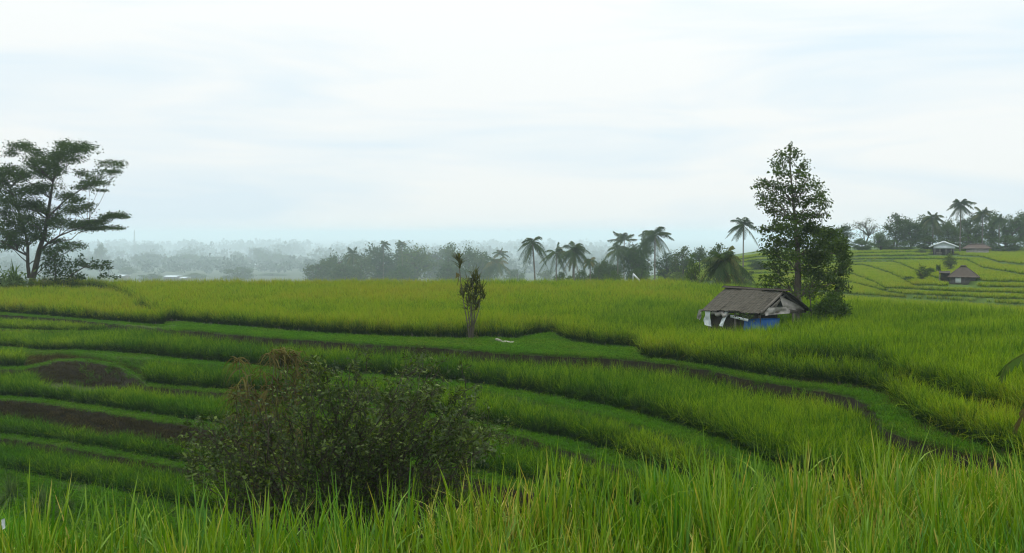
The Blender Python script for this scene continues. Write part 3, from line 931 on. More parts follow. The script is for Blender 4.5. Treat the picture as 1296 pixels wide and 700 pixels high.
# --- sapling and round shrub at the right of the hut
b = at_y(1029, 412, 38.6); b[2] = ground_z(b[0], 38.6) - .05
wo = MB(); fo = MB()
P = np.array([[0, 0, 0], [-.02, 0, .5], [-.08, 0, 1.0], [-.12, .05, 1.5]])
wo.tube(P, np.linspace(.035, .02, 4), 6)
for _ in range(5):
    q = np.array([rng.uniform(-.4, .3), rng.uniform(-.3, .3), rng.uniform(1.5, 2.0)])
    wo.tube(curve(P[-1], q, .1, 4), np.linspace(.015, .004, 4), 4)
    leaf_quads(fo, q + rng.normal(size=(40, 3)) * .16, .13, .5, 0, .3)
plant("sapling", "slim bare stemmed sapling between the wooden hut's right post and the round shrub", "sapling", b, wo, fo, M['bark'], M['leaf_hut'])
Yb = 37.6
b = at_y(1051, 414, Yb); b[2] = ground_z(b[0], Yb) - .05
tk = [([np.zeros(3), np.array([dx, dy, .5]), np.array([dx * 2, dy * 2, 1.0])], np.linspace(.03, .012, 3)) for dx, dy in ((-.1, 0), (.12, .1), (.02, -.15), (-.2, .15), (.25, -.05))]
cl = []
for _ in range(46):
    d = unit(rng.normal(size=3)); d[2] = abs(d[2]) * 1.0
    cl.append((d * np.array([.66, .6, .95]) * rng.uniform(.5, 1.0) + np.array([0.03, 0, .78]), (.2, .2, .16), 60))
wo, fo = crown_on(tk, cl, .11, .0, .45, .1, 6, limb=.015, spread=.4)
plant("round_shrub", "dense round dark green shrub right of the wooden hut below the tall tree", "shrub", b, wo, fo, M['bark'], M['leaf_mid'], None, "stem", "foliage")

# --- the two strap-leaved plants on the path
Yb = 40.3
b = at_y(597, 432.5, Yb); b[2] = ground_z(b[0], Yb) - .03
pq = lambda x, y, dy=0.: rel(520 + x / 5., 310 + y / 5., Yb + dy, b)
wo = MB(); fo = MB()
for (x0, x1, y1, d, pts) in [(380, 392, 190, 0, [(400, 215), (390, 250), (395, 200)]), (378, 350, 300, .1, [(345, 300), (335, 320)]), (388, 440, 320, -.1, [(445, 320), (430, 300), (450, 345)]), (385, 415, 250, .15, [(420, 235), (425, 265)]),
                              (376, 365, 270, -.12, [(368, 255), (360, 290)]), (384, 400, 300, .05, [(395, 330), (410, 300)]), (380, 385, 350, -.1, [(375, 350), (400, 360)]), (382, 410, 370, .1, [(418, 395), (365, 390)])]:
    P = np.array([pq(x0 + rng.normal(0, 6), 605), pq((x0 * .8 + x1 * .2) + rng.normal(0, 8), 520, d * .4), pq((x0 + x1) / 2 + rng.normal(0, 6), 420 if y1 < 400 else 450, d), pq(x1, y1 + 20, d)])
    wo.tube(P, [.032, .022, .018, .012], 6)
    for (x, y) in pts:
        for dz in (0, 12, -12):
            strap_clump(fo, pq(x + rng.normal(0, 10), y + dz * 1.6, d + rng.normal(0, .16)), 9, .44, .045, .7, .5)
for _ in range(60):
    y = rng.uniform(370, 590); strap_clump(fo, pq(384 + rng.normal(0, 15), y, rng.normal(0, .1)), 2, .26, .022, rng.uniform(-.5, .6), .5, rng.uniform(.2, .95))
plant("cordyline_plant", "bushy brownish green cordyline with bare pale stems growing on the grass path", "plant", b, wo, fo, M['bark_pale'], M['leaf_strap'], None, "stem", "foliage")
wo = MB(); fo = MB(); b = b + np.array([-.12, .12, 0])
P = np.array([pq(372, 600, .1), pq(350, 450, .1), pq(335, 370, .05), pq(318, 250, 0), pq(310, 170, 0), pq(305, 120, 0)]) 
wo.tube(P, [.03, .022, .02, .018, .018, .016], 6)
for (x, y, n) in [(305, 110, 22), (308, 130, 18), (304, 90, 16), (310, 150, 10)]:
    strap_clump(fo, pq(x, y), n, .52, .05, 1.0, .3)
hang = MB()
for (x, y, L, w_) in [(288, 175, .24, .10), (296, 195, .42, .045), (300, 180, .2, .06)]:
    c = pq(x, y); t = np.linspace(0, 1, 5)[:, None]
    Q = c + np.array([0.0, -.02, -1]) * L * t + np.array([.03, 0, 0]) * np.sin(t * 4)
    wd = w_ * np.array([.5, 1, .9, .7, .15])[:, None]
    s = np.array([.9, .4, 0])
    hang.add(np.stack([Q - s * wd / 2, Q + s * wd / 2], 1).reshape(-1, 3), [[2 * i, 2 * i + 1, 2 * i + 3, 2 * i + 2] for i in range(4)], a=.55)
r = plant("cordyline_plant", "tall thin cordyline with one leaf tuft and hanging dry leaves beside the bushy one", "plant", b, wo, fo, M['bark_pale'], M['leaf_strap'], None, "stem", "foliage")
hang.build("dry_leaf", M['leaf_dry'], r)

# --- the big twiggy bush in front
Yb = 15.0
bx = at_y(428, 600, Yb)[0]
b = np.array([bx, Yb, ground_z(bx, Yb) - .05])
topz = at_y(430, 462, Yb)[2] - b[2]
wo = MB(); fo = MB()
H = topz; kx = Yb / F
OUT = [(250, 608), (257, 565), (280, 532), (318, 508), (365, 490), (415, 473), (465, 465), (515, 466), (557, 473), (587, 490), (604, 517), (611, 548), (598, 580)]
nodes = []
for i in range(78):
    # a target on the dome, from the traced outline in front and rounded in depth
    f = rng.random(); j = f * (len(OUT) - 1); j0 = int(j); fr = j - j0
    ox = OUT[j0][0] * (1 - fr) + OUT[min(j0 + 1, len(OUT) - 1)][0] * fr; oy = OUT[j0][1] * (1 - fr) + OUT[min(j0 + 1, len(OUT) - 1)][1] * fr
    s = rng.uniform(.3, 1.0) ** .42
    tx = 430 + (ox - 430) * s; ty = 640 + (oy - 640) * (s if i % 4 else s * .8)
    dep = rng.uniform(-1, 1) * 1.7 * math.sqrt(max(0, 1 - (abs(ox - 430) / 200) ** 2 * .8))
    nodes.append(rel(tx, ty, Yb + dep, b))
for (tx, ty) in [(rng.uniform(390, 560), rng.uniform(470, 560)) for _ in range(20)]:
    nodes.append(rel(tx, ty, Yb + rng.uniform(-1.3, 1.3), b))
for i, q in enumerate(nodes):
    st = np.array([rng.normal(0, .16), rng.normal(0, .16), 0])
    P = curve(st, q, rng.uniform(.05, .35), 9, .05)
    wo.tube(P, np.linspace(rng.uniform(.012, .028), .004, 9), 6)
    for s_ in range(rng.integers(7, 11)):
        k0 = rng.integers(4, 9); a = P[k0]
        out_d = unit(a * np.array([1, 1, .6]) + rng.normal(size=3) * .8)
        out_d[2] = abs(out_d[2]) * .8 + .1
        e = a + unit(out_d) * rng.uniform(.25, .6)
        if e[2] > H * 1.02: e[2] = H * 1.02
        B = curve(a, e, .1, 5, .08)
        wo.tube(B, np.linspace(.007, .0025, 5), 4)
        for t_ in range(5):
            c = B[rng.integers(1, 5)]
            e2 = c + unit(rng.normal(size=3) + np.array([0, 0, .4])) * rng.uniform(.1, .26)
            wo.tube(np.array([c, (c + e2) / 2 + rng.normal(0, .01, 3), e2]), [.0035, .0025, .0015], 3)
            m = int(rng.integers(4, 9))
            f = rng.random(m)[:, None]
            leaf_quads(fo, c + (e2 - c) * f + rng.normal(size=(m, 3)) * .03, .072, .45, .25, .1, np.broadcast_to(e2 - c, (m, 3)) * 3)
# bare crooked stems on the open right side
for (x, y) in [(612, 556), (590, 570), (600, 590), (575, 552), (540, 560), (560, 590), (500, 555), (615, 575), (520, 520), (545, 535), (455, 520), (300, 560), (270, 590), (340, 540)]:
    q = rel(x, y, Yb + rng.uniform(-1.2, .2), b); P = curve(np.array([rng.normal(0, .1), rng.normal(0, .1), .1]), q, .05, 9, .06)
    wo.tube(P, np.linspace(.024, .007, 9), 6)
    for _ in range(4):
        a = P[rng.integers(4, 9)]; e = a + unit(rng.normal(size=3) + np.array([.4, 0, .5])) * rng.uniform(.2, .5)
        wo.tube(curve(a, e, .1, 5, .1), np.linspace(.008, .002, 5), 4)
        leaf_quads(fo, e + rng.normal(size=(9, 3)) * .07, .10, .5, .1, .1)
plant("twiggy_bush", "big dark twiggy bush with small glossy leaves standing on the slope below the near rice", "bush", b, wo, fo, M['bark'], M['leaf_bush'], None, "stem", "foliage")

# --- dry bamboo-like grass behind it
Yb = 18.5
bx = at_y(342, 500, Yb)[0]; b = np.array([bx, Yb, ground_z(bx, Yb) - .05])
wo = MB(); fo = MB()
for (x, y) in [(303, 455), (308, 460), (315, 466), (348, 447), (356, 449), (362, 446), (370, 452), (380, 460), (388, 470), (305, 462), (312, 478), (330, 470), (322, 490), (300, 492), (352, 452), (365, 450), (375, 456), (384, 468), (360, 468), (345, 478), (372, 480), (318, 505), (338, 505), (296, 505)]:
    q = rel(x, y, Yb + rng.normal(0, .3), b)
    P = curve(np.array([rng.normal(0, .3), rng.normal(0, .2), 0]), q, .12, 8, .01)
    wo.tube(P, np.linspace(.014, .004, 8), 5)
    for _ in range(17):
        a = P[rng.integers(3, 8)] + rng.normal(0, .06, 3)
        strap_clump(fo, a, 5, .38, .026, .1, 1.2)
plant("dry_bamboo", "brown drooping bamboo with dried leaves rising behind the big twiggy bush", "bamboo", b, wo, fo, M['bark_pale'], M['leaf_dry'], None, "stem", "foliage")

# --- tussocks on the wet bank at the bottom left
for (x, y, s, lab) in [(14, 640, 1.0, "larger drooping grass tussock on the bank at the lower left corner"), (52, 652, .9, "second grass tussock on the bank, right of the larger tussock"), (86, 655, .65, "smallest grass tussock on the bank, furthest right of three tussocks")]:
    for Y in np.arange(14, 40, .05):
        p = at_y(x, y, Y); g = ground_z(p[0], Y)
        if p[2] <= g: break
    o = MB()
    strap_clump(o, np.array([0, 0, .2]), int(170 * s), 1.0 * s, .022, .7, 1.2)
    strap_clump(o, np.array([.1, 0, .2]), int(80 * s), .8 * s, .022, .95, 1.3)
    t = o.build("grass_tussock", M['leaf_tussock']); t.location = (p[0], Y, g)
    tag(t, lab, "grass tussock", "tussocks on the bank below the rice")

# --- banana plant reaching into the frame at the right
Yb = 9.0
bx = at_y(1420, 500, Yb)[0]; b = np.array([bx, Yb + .4, ground_z(bx, Yb + .4) - .05])
r = empty("banana_plant", b); tag(r, "banana plant at the right edge showing one torn green leaf and one dry brown leaf", "banana plant")
st = MB(); st.tube(np.array([[0, 0, 0], [.02, 0, .6], [0, 0, 1.2], [-.03, 0, 1.75]]), [.11, .1, .08, .05], 10)
st.build("stem", M['leaf_fresh'], r, True)


def banana_leaf(pts, w, mat, tear=.35, name="leaf"):
    P = np.array(pts, float); t = np.linspace(0, len(P) - 1, 40)
    Q = np.stack([np.interp(t, np.arange(len(P)), P[:, c]) for c in range(3)], 1)
    for _ in range(3): Q[1:-1] = (Q[:-2] + 2 * Q[1:-1] + Q[2:]) / 4
    T = unit(np.gradient(Q, axis=0)); S = unit(np.cross(T, np.array([0, 0, 1.0]) + rng.normal(0, .05, 3)))
    mb = MB(); mb.tube(Q, np.linspace(.022, .004, 40), 5, .7)
    prof = np.sin(np.linspace(.08, 1, 40) * math.pi) ** .5
    prof[-6:] *= np.linspace(1, .2, 6)
    for sd in (-1, 1):
        i = 5
        while i < 38:
            n = int(rng.integers(2, 5)); j = min(39, i + n)
            ed = rng.uniform(.75, 1.1) * w; drp = rng.uniform(.35, .7) * w
            v = []
            for kx_ in (i, j):
                v += [Q[kx_] + S[kx_] * sd * .005, Q[kx_] + S[kx_] * sd * ed * .55 * prof[kx_] + np.array([0, 0, -.12 * w]), Q[kx_] + S[kx_] * sd * ed * prof[kx_] + T[kx_] * (.08 if kx_ == i else 0.02) + np.array([0, 0, -drp * prof[kx_]])]
            mb.add(v, [[0, 1, 4, 3], [1, 2, 5, 4]], a=rng.uniform(.3, .7))
            i = j if rng.random() > tear else j
    return mb.build(name, mat, r)


lp = lambda x, y, d=0.: at_y(x, y, Yb + d) - b
top = np.array([-.03, 0, 1.75])
banana_leaf([top, lp(1390, 425, .3), lp(1340, 430, .1), lp(1300, 446), lp(1275, 460), lp(1267, 478)], .17, M['leaf_dark'])
banana_leaf([top, top + np.array([.3, .2, .5]), top + np.array([.9, .5, .7]), top + np.array([1.5, .8, .4])], .25, M['leaf_fresh'])
banana_leaf([top, top + np.array([.2, -.4, .5]), top + np.array([.5, -.9, .5]), top + np.array([.7, -1.4, .1])], .25, M['leaf_fresh'])
banana_leaf([top * .8, lp(1360, 480, .2), lp(1330, 492, .1), lp(1305, 510), lp(1290, 530), lp(1284, 545)], .08, M['leaf_dry'], .35, "dry_leaf")
# ------------------------------------------------------------------ palms
def frond(mb, c, az, el, L, droop, nl=30, lw=.06, ll=.26, hang=.55, a=None):
    d = np.array([math.cos(az) * math.cos(el), math.sin(az) * math.cos(el), math.sin(el)])
    t = np.linspace(0, 1, 9)
    P = c + d * L * t[:, None] + np.array([0, 0, -1.0]) * (droop * L * t ** 2.2 * (.35 + .65 * math.cos(el)))[:, None]
    a = rng.random() if a is None else a
    mb.tube(P, np.linspace(.03, .008, 9) * L / 2.2, 4, a)
    s = np.linspace(.12, 1, nl)
    Q = np.stack([np.interp(s, t, P[:, k]) for k in range(3)], 1)
    T = unit(np.gradient(Q, axis=0)); S = unit(np.cross(T, [0, 0, 1.0]))
    ln = L * ll * (np.sin(np.clip(s * .92 + .1, 0, 1) * math.pi) ** .6 * .9 + .12)
    for sd in (-1, 1):
        D = unit(S * sd * .8 + T * .75 + np.array([0, 0, -hang]) * rng.uniform(.4, 1.4, (nl, 1)) + rng.normal(0, .1, (nl, 3)))
        E_ = Q + D * ln[:, None] + np.array([0, 0, -1.0]) * (ln * hang * .35)[:, None]
        m = Q + D * ln[:, None] * .5
        W = T * lw * .5
        v = np.stack([Q - W, m - W * 1.1, E_, m + W * 1.1, Q + W], 1).reshape(-1, 3)
        k = np.arange(nl)[:, None] * 5
        mb.add(v, np.concatenate([k + np.array([[0, 1, 3, 4]])]), k + np.array([[1, 2, 3]]), a=np.clip(a + rng.normal(0, .08), 0, 1))


def palm(px, cy, wpx, Y, label, group, by=None, nf=20, lean=0., skirt=0., droop=.85, z0=None, el_lo=-.6, trunk=.11, name="palm_tree"):
    """crown centre at a pixel of the photograph, wpx wide, at distance Y"""
    c = at_y(px, cy, Y)
    bx = c[0] - lean
    gz = ground_z(bx, Y) if z0 is None else z0
    r = empty(name, (bx, Y, gz)); tag(r, label, "palm", group)
    top = c - np.array([bx, Y, gz])
    L = wpx * Y / F * .66
    tb = MB()
    P = np.array([[0, 0, -.2], [top[0] * .1, 0, top[2] * .25], [top[0] * .35, 0, top[2] * .55], [top[0] * .75, 0, top[2] * .85], top])
    tb.tube(P, np.array([1.35, 1, .9, .85, .8]) * trunk, 8)
    tb.build("trunk", M['palm_bark'], r, True)
    cr = MB()
    nf = int(nf * 1.3)
    wind = rng.normal(0, .22, 2)
    for i in range(nf):
        az = i * 2.399 + rng.uniform(-.35, .35); f = i / nf
        if rng.random() < .12: continue
        az = math.atan2(math.sin(az) + wind[1], math.cos(az) + wind[0])
        el = 1.25 + (el_lo - 1.25) * f ** .8 + rng.normal(0, .08)
        frond(cr, top + np.array([0, 0, .05]), az, el, L * rng.uniform(.78, 1.14) * (.85 if el > 1 else 1), droop * rng.uniform(.55, 1.35), lw=.062 * max(1, Y / 130), ll=.31)
    cr.build("crown", M['leaf_palm'], r)
    if skirt:
        dk = MB()
        for i in range(int(skirt)):
            frond(dk, top - np.array([0, 0, rng.uniform(.0, .5)]), rng.uniform(0, 6.283), rng.uniform(-1.25, -.6), L * rng.uniform(.7, 1.0), .3, lw=.05 * max(1, Y / 130), ll=.2, a=.97)
        dk.build("dead_frond", M['leaf_dry'], r)
    return r


PG = "coconut palms along the far edge of the fields"
palm(674, 309, 38, 150, "lone curved coconut palm standing apart, with a pale trunk and drooping crown", PG, nf=18, lean=-.45, skirt=2, trunk=.13)
palm(704, 321, 34, 160, "short palm with long arching fronds just right of the lone curved palm", PG, nf=15, droop=.7)
palm(726, 318, 38, 158, "bushy palm with a brown skirt of dead fronds, second right of the lone palm", PG, nf=26, skirt=9, el_lo=-.6, trunk=.2)
palm(747, 331, 20, 165, "small palm at the right foot of the bushy brown skirted palm", PG, nf=14)
palm(782, 318, 40, 175, "broad palm half merged into the dark trees left of the tall straight palm", PG, nf=22)
palm(790, 305, 32, 195, "sparse spiky palm top rising behind the broad palm left of the tall straight one", PG, nf=13, droop=.35, el_lo=.1)
palm(829, 299, 41, 160, "tall straight palm with a pale slender trunk and dense crown above the dark trees", PG, nf=24, skirt=3, trunk=.13)
palm(941, 286, 37, 150, "tall thin lone palm against the sky left of the tall leafy tree", PG, nf=17, droop=.6, trunk=.1)
palm(917, 331, 56, 72, "low wide palm with drooping fronds and a dry skirt behind the wooden hut roof", PG, nf=28, skirt=12, droop=.95, el_lo=-.5, trunk=.2)
palm(633, 321, 18, 400, "small slender palm top above the right end of the hazy grove", PG, nf=12, droop=.5)
palm(629, 334, 34, 350, "bushy low palm under the slender palm top at the grove's right end", PG, nf=22, droop=.8)
palm(485, 309, 16, 420, "tiny palm crown poking above the left half of the hazy grove", PG, nf=12, droop=.5)
palm(508, 308, 13, 420, "tiny tilted palm crown poking above the middle of the hazy grove", PG, nf=9, droop=.4, lean=-.8)
palm(447, 322, 24, 390, "pale fronded palm at the left end of the hazy grove", PG, nf=16, droop=.6)
HG = "palms on top of the terraced hill"
palm(1181, 277, 29, 178, "palm with ragged brownish fronds left of the tallest hilltop palm", HG, nf=20, skirt=4)
palm(1216, 259, 28, 175, "tallest hilltop palm standing clear above the dark hill trees", HG, nf=18, droop=.6)
palm(1244, 271, 29, 178, "hilltop palm just right of the tallest one, its crown low in the trees", HG, nf=18, droop=.7)
palm(1265, 278, 20, 182, "smallest hilltop palm at the right, half hidden by dark trees", HG, nf=14)
# ------------------------------------------------------------------ broadleaf trees beyond the fields
def template(seed, shape, nclump, nleaf, leaf, mat, sparse=False):
    """unit-high tree meshes (trunk, crown)"""
    global rng
    keep, rng = rng, np.random.default_rng(seed)
    wo = MB(); fo = MB()
    cx, cz, rx, rz, tr = shape        # crown centre height, radii
    P = np.array([[0, 0, -.05], [rng.normal(0, .015), 0, .2], [rng.normal(0, .03), rng.normal(0, .03), .45], [rng.normal(0, .04), 0, .7], [rng.normal(0, .03), 0, .92 * (cz + rz)]])
    cl = []
    for i in range(nclump):
        d = unit(rng.normal(size=3)); d[2] = d[2] * .9 + .15
        s = rng.uniform(.55, 1.0)
        c = np.array([d[0] * rx, d[1] * rx, cz + d[2] * rz]) * np.array([1, 1, 1]) * np.array([s, s, 1])
        c[2] = cz + d[2] * rz * s
        R = rng.uniform(.10, .2)
        cl.append((c, (R, R, R * .75), int(nleaf / nclump * rng.uniform(.6, 1.4))))
    crown_on([(P, np.array([.028, .022, .018, .012, .004]) * tr)], cl, leaf, .1, .6, .1, 7, wo, fo, .012, .42)
    rng = keep
    return wo.mesh("tree_trunk", M['bark'], True), fo.mesh("tree_crown", mat)


TT = {
    'round': template(1, (0, .52, .38, .46, 1.2), 40, 3600, .05, M['leaf_dark']),
    'tall': template(2, (0, .54, .26, .46, 1.0), 34, 3000, .045, M['leaf_mid']),
    'broad': template(3, (0, .54, .52, .42, 1.3), 46, 4200, .048, M['leaf_mid']),
    'ragged': template(4, (0, .56, .36, .42, 1.1), 26, 2200, .048, M['leaf_dark']),
    'dome': template(5, (0, .44, .60, .46, 1.3), 44, 4600, .055, M['leaf_mid']),
    'bare': template(6, (0, .68, .42, .30, 1.0), 34, 700, .036, M['leaf_pale']),
    'pale': template(7, (0, .52, .40, .44, 1.0), 30, 2800, .052, M['leaf_pale']),
    'pom': template(8, (0, .74, .26, .24, 1.0), 18, 1700, .05, M['leaf_dark']),
}


def tree(kind, px, top, wpx, Y, label, group, zbase=None, name="broadleaf_tree"):
    p = at_y(px, top, Y)
    g = ground_z(p[0], Y) if zbase is None else zbase
    h = p[2] - g
    r = empty(name, (p[0], Y, g), rng.uniform(0, 6.283)); tag(r, label, "tree", group)
    wx = {'round': .8, 'tall': .6, 'broad': 1.15, 'ragged': .8, 'dome': 1.3, 'bare': .95, 'pale': .9, 'pom': .6}[kind]
    s = wpx * Y / F / wx
    r.scale = (s, s, h / 1.0)
    a = bpy.data.objects.new("trunk", TT[kind][0]); link(a); a.parent = r
    b = bpy.data.objects.new("crown", TT[kind][1]); link(b); b.parent = r
    return r


G1 = "trees of the hazy grove beyond the yellow field"
for (k, x, t, w, Y, lab) in [
    ('round', 402, 330, 34, 426, "small rounded tree at the left end of the hazy grove"),
    ('broad', 428, 319, 50, 440, "wide pale topped tree second from the grove's left end"),
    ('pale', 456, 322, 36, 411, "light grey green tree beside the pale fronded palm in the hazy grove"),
    ('round', 482, 312, 50, 426, "tall rounded tree carrying a tiny palm crown above it in the grove"),
    ('tall', 508, 312, 30, 454, "narrow tree under the tiny tilted palm crown in the grove"),
    ('broad', 526, 310, 56, 426, "broad dense tree in the middle of the hazy grove"),
    ('round', 552, 314, 46, 596, "bluer rounded tree set further back in the grove's middle"),
    ('tall', 568, 313, 34, 454, "tall narrow tree behind the thin cordyline's leaf tuft"),
    ('broad', 594, 310, 40, 440, "flat topped spreading tree right of the thin cordyline's leaf tuft"),
    ('round', 612, 319, 34, 411, "dark rounded tree between the flat topped tree and the slender palm"),
    ('round', 440, 334, 40, 383, "low round tree in front of the wide pale topped tree"),
    ('dome', 505, 335, 46, 376, "low dome shaped tree at the foot of the grove's middle"),
    ('round', 575, 334, 40, 372, "low dark tree at the field edge behind the cordylines"),
    ('dome', 655, 340, 36, 482, "low hazy tree left of the lone curved palm"),
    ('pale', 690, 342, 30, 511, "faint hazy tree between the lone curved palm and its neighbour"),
]: tree(k, x, t, w, Y, lab, G1)
G2 = "dark trees around the tall straight palm"
for (k, x, t, w, Y, lab) in [
    ('round', 757, 333, 26, 170, "low round tree right of the smallest palm beside the brown skirted palm"),
    ('dome', 778, 341, 36, 150, "low dark thicket tree under the broad palm"),
    ('round', 803, 309, 34, 172, "dark upright tree between the broad palm and the tall straight palm"),
    ('tall', 814, 303, 26, 182, "tallest dark tree touching the left side of the tall palm's crown"),
    ('ragged', 843, 320, 32, 172, "dark tree filling the space right of the tall straight palm's trunk"),
    ('dome', 812, 338, 40, 165, "low dark tree behind the white awning below the tall straight palm"),
    ('ragged', 864, 312, 34, 165, "loose leaved tree midway between the tall straight palm and the low wide palm"),
    ('pom', 885, 312, 19, 175, "slim tree with a small round head left of the low wide palm"),
    ('ragged', 909, 308, 38, 130, "leafy tree rising behind the low wide palm"),
    ('tall', 879, 330, 22, 78, "dark narrow bushy tree standing left of the low wide palm"),
    ('dome', 858, 343, 40, 150, "low tree along the field edge left of the dark narrow bushy tree"),
    ('dome', 713, 343, 32, 172, "low shrubby tree between the two short palms right of the lone curved palm"),
    ('dome', 740, 341, 36, 172, "low shrubby tree behind the trunk of the brown skirted palm"),
    ('round', 772, 330, 30, 185, "dark tree filling the gap left of the broad palm's crown"),
    ('dome', 940, 338, 34, 120, "low bushy tree at the foot of the tall thin lone palm"),
    ('round', 962, 330, 30, 150, "small dark tree seen between the lone thin palm and the tall leafy tree"),
]: tree(k, x, t, w, Y, lab, G2)
G3 = "trees on top of the terraced hill"
for (k, x, t, w, Y, lab) in [
    ('round', 1062, 285, 34, 185, "dark hill tree half hidden behind the tall leafy tree's right side"),
    ('bare', 1096, 276, 42, 178, "thin pale tree with see through branches on the hilltop"),
    ('dome', 1092, 301, 36, 170, "small dark tree at the foot of the thin see through tree"),
    ('tall', 1115, 295, 26, 172, "dark narrow tree right of the thin see through tree"),
    ('ragged', 1136, 270, 38, 180, "tall dark tree with a ragged top and sky gaps below its crown"),
    ('round', 1153, 277, 34, 178, "dense dark tree right of the ragged topped hill tree"),
    ('tall', 1171, 276, 28, 186, "dark tree behind the ragged brownish hilltop palm"),
    ('broad', 1200, 277, 42, 182, "broad dark tree behind the white gabled house"),
    ('round', 1228, 272, 34, 186, "dark tree between the two highest hilltop palms"),
    ('tall', 1256, 271, 30, 186, "dark tree behind the brown roofed house at the right"),
    ('broad', 1284, 270, 46, 184, "big dark tree at the right edge of the hilltop"),
    ('round', 1306, 268, 40, 188, "dark tree cut off by the right edge of the picture"),
    ('dome', 1272, 297, 62, 176, "lower leafy tree in front of the big dark tree at the right edge"),
    ('dome', 1178, 298, 56, 178, "lower leafy tree left of the white gabled house"),
    ('dome', 1132, 303, 58, 176, "lower leafy tree under the ragged topped hill tree"),
    ('dome', 1226, 295, 60, 180, "lower leafy tree between the white gabled house and the brown roofed house"),
    ('dome', 1056, 300, 50, 175, "dark hill tree wholly in shade behind the tall leafy tree"),
]: tree(k, x, t, w, Y, lab, G3)
G4 = "far trees fading into the valley haze"
for (k, x, t, w, Y, lab) in [
    ('dome', 300, 337, 48, 772, "dome shaped tree just beyond the field edge, darkest of the valley trees"),
    ('round', 184, 322, 42, 1380, "hazy round tree right of the long low branch of the leafy shrub"),
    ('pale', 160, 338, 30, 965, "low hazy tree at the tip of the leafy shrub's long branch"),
    ('dome', 190, 346, 36, 772, "low bushy tree in front of the white valley roofs"),
    ('broad', 236, 321, 54, 1380, "wide hazy tree above the long white valley roof"),
    ('round', 271, 325, 36, 1449, "hazy rounded tree behind the left side of the dark dome tree"),
    ('tall', 303, 320, 18, 1517, "narrow hazy tree directly above the dark dome tree"),
    ('pom', 326, 313, 16, 1517, "tall hazy tree with a small round head above all valley trees"),
    ('broad', 345, 320, 50, 1449, "wide hazy tree right of the tall round headed valley tree"),
    ('round', 371, 327, 26, 1517, "faint tree second from the hazy grove's left end, in the valley"),
    ('round', 388, 329, 24, 1517, "faint valley tree touching the left end of the hazy grove"),
    ('pom', 127, 308, 16, 1242, "tall hazy tree seen right of the feathery tree's lower branches"),
    ('broad', 112, 322, 50, 1311, "hazy tree mass behind the leafy shrub's long branch"),
    ('dome', 250, 345, 34, 855, "small low tree left of the dark dome tree at the field edge"),
    ('dome', 345, 346, 50, 965, "low pale tree right of the dark dome tree"),
]: tree(k, x, t, w, Y, lab, G4, name="valley_tree")

# woods of the plain, one mass
wd = MB()
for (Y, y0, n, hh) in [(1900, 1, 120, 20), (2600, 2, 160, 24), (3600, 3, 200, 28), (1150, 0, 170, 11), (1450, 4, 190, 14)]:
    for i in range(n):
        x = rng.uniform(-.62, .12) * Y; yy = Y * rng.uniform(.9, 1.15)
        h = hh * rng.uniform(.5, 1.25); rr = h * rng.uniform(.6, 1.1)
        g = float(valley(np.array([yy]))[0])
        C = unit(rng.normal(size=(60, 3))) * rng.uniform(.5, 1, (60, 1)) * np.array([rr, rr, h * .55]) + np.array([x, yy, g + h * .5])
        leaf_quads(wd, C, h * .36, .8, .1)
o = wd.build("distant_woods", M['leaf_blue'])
tag(o, "faint bluish woods covering the plain under the horizon", "woods", None, "stuff")

# ------------------------------------------------------------------ hillside shrubs
def hill_y(px, py):
    """distance at which the sight line through a pixel meets the hill"""
    best = None
    for Y in np.arange(60, 230, .5):
        p = at_y(px, py, Y)
        if p[2] <= ground_z(p[0], Y): return Y
    return 170.


def shrub(px, foot, top, wpx, leafm, label, group, leaf=.16, Y=None):
    Y = Y or hill_y(px, foot)
    p = at_y(px, foot, Y); g = ground_z(p[0], Y); h = at_y(px, top, Y)[2] - g; rx = wpx * Y / F / 2
    tk = [([np.zeros(3), np.array([rng.normal(0, rx * .2), 0, h * .3]), np.array([rng.normal(0, rx * .4), 0, h * .7])], [.05, .035, .015]) for _ in range(3)]
    cl = []
    for _ in range(22):
        d = unit(rng.normal(size=3)); s = rng.uniform(.5, 1)
        cl.append((np.array([d[0] * rx * .8 * s, d[1] * rx * .8 * s, h * .55 + d[2] * h * .4 * s]), (rx * .3, rx * .3, h * .16), 42))
    wo, fo = crown_on(tk, cl, leaf * max(.7, h / 2), 0, .55, .1, 5, limb=.03, spread=.45)
    return plant("hillside_shrub", label, "shrub", (p[0], Y, g), wo, fo, M['bark'], leafm, group, "stem", "foliage")


HS = "shrubs on the terraced hillside"
shrub(1168, 357, 335, 18, M['leaf_dark'], "dark upright shrub on the terraces left of the thatched hut", HS)
shrub(1178, 352, 339, 12, M['leaf_mid'], "green shrub touching the right side of the dark upright hillside shrub", HS)
shrub(1188, 347, 335, 8, M['leaf_dark'], "tiny dark round shrub just left of the thatched hut's lean-to", HS)
shrub(1202, 344, 321, 20, M['leaf_pale'], "large grey green bush behind the thatched hut's roof", HS)
shrub(1183, 322, 313, 14, M['leaf_dark'], "dark shrub against the left wall of the white gabled house", HS, Y=163)
shrub(1166, 322, 315, 18, M['leaf_mid'], "low leafy shrub at the hill crest left of the white gabled house", HS, Y=163)
shrub(1150, 360, 350, 14, M['leaf_mid'], "pale low shrub furthest left on the terraces by the thatched hut", HS)
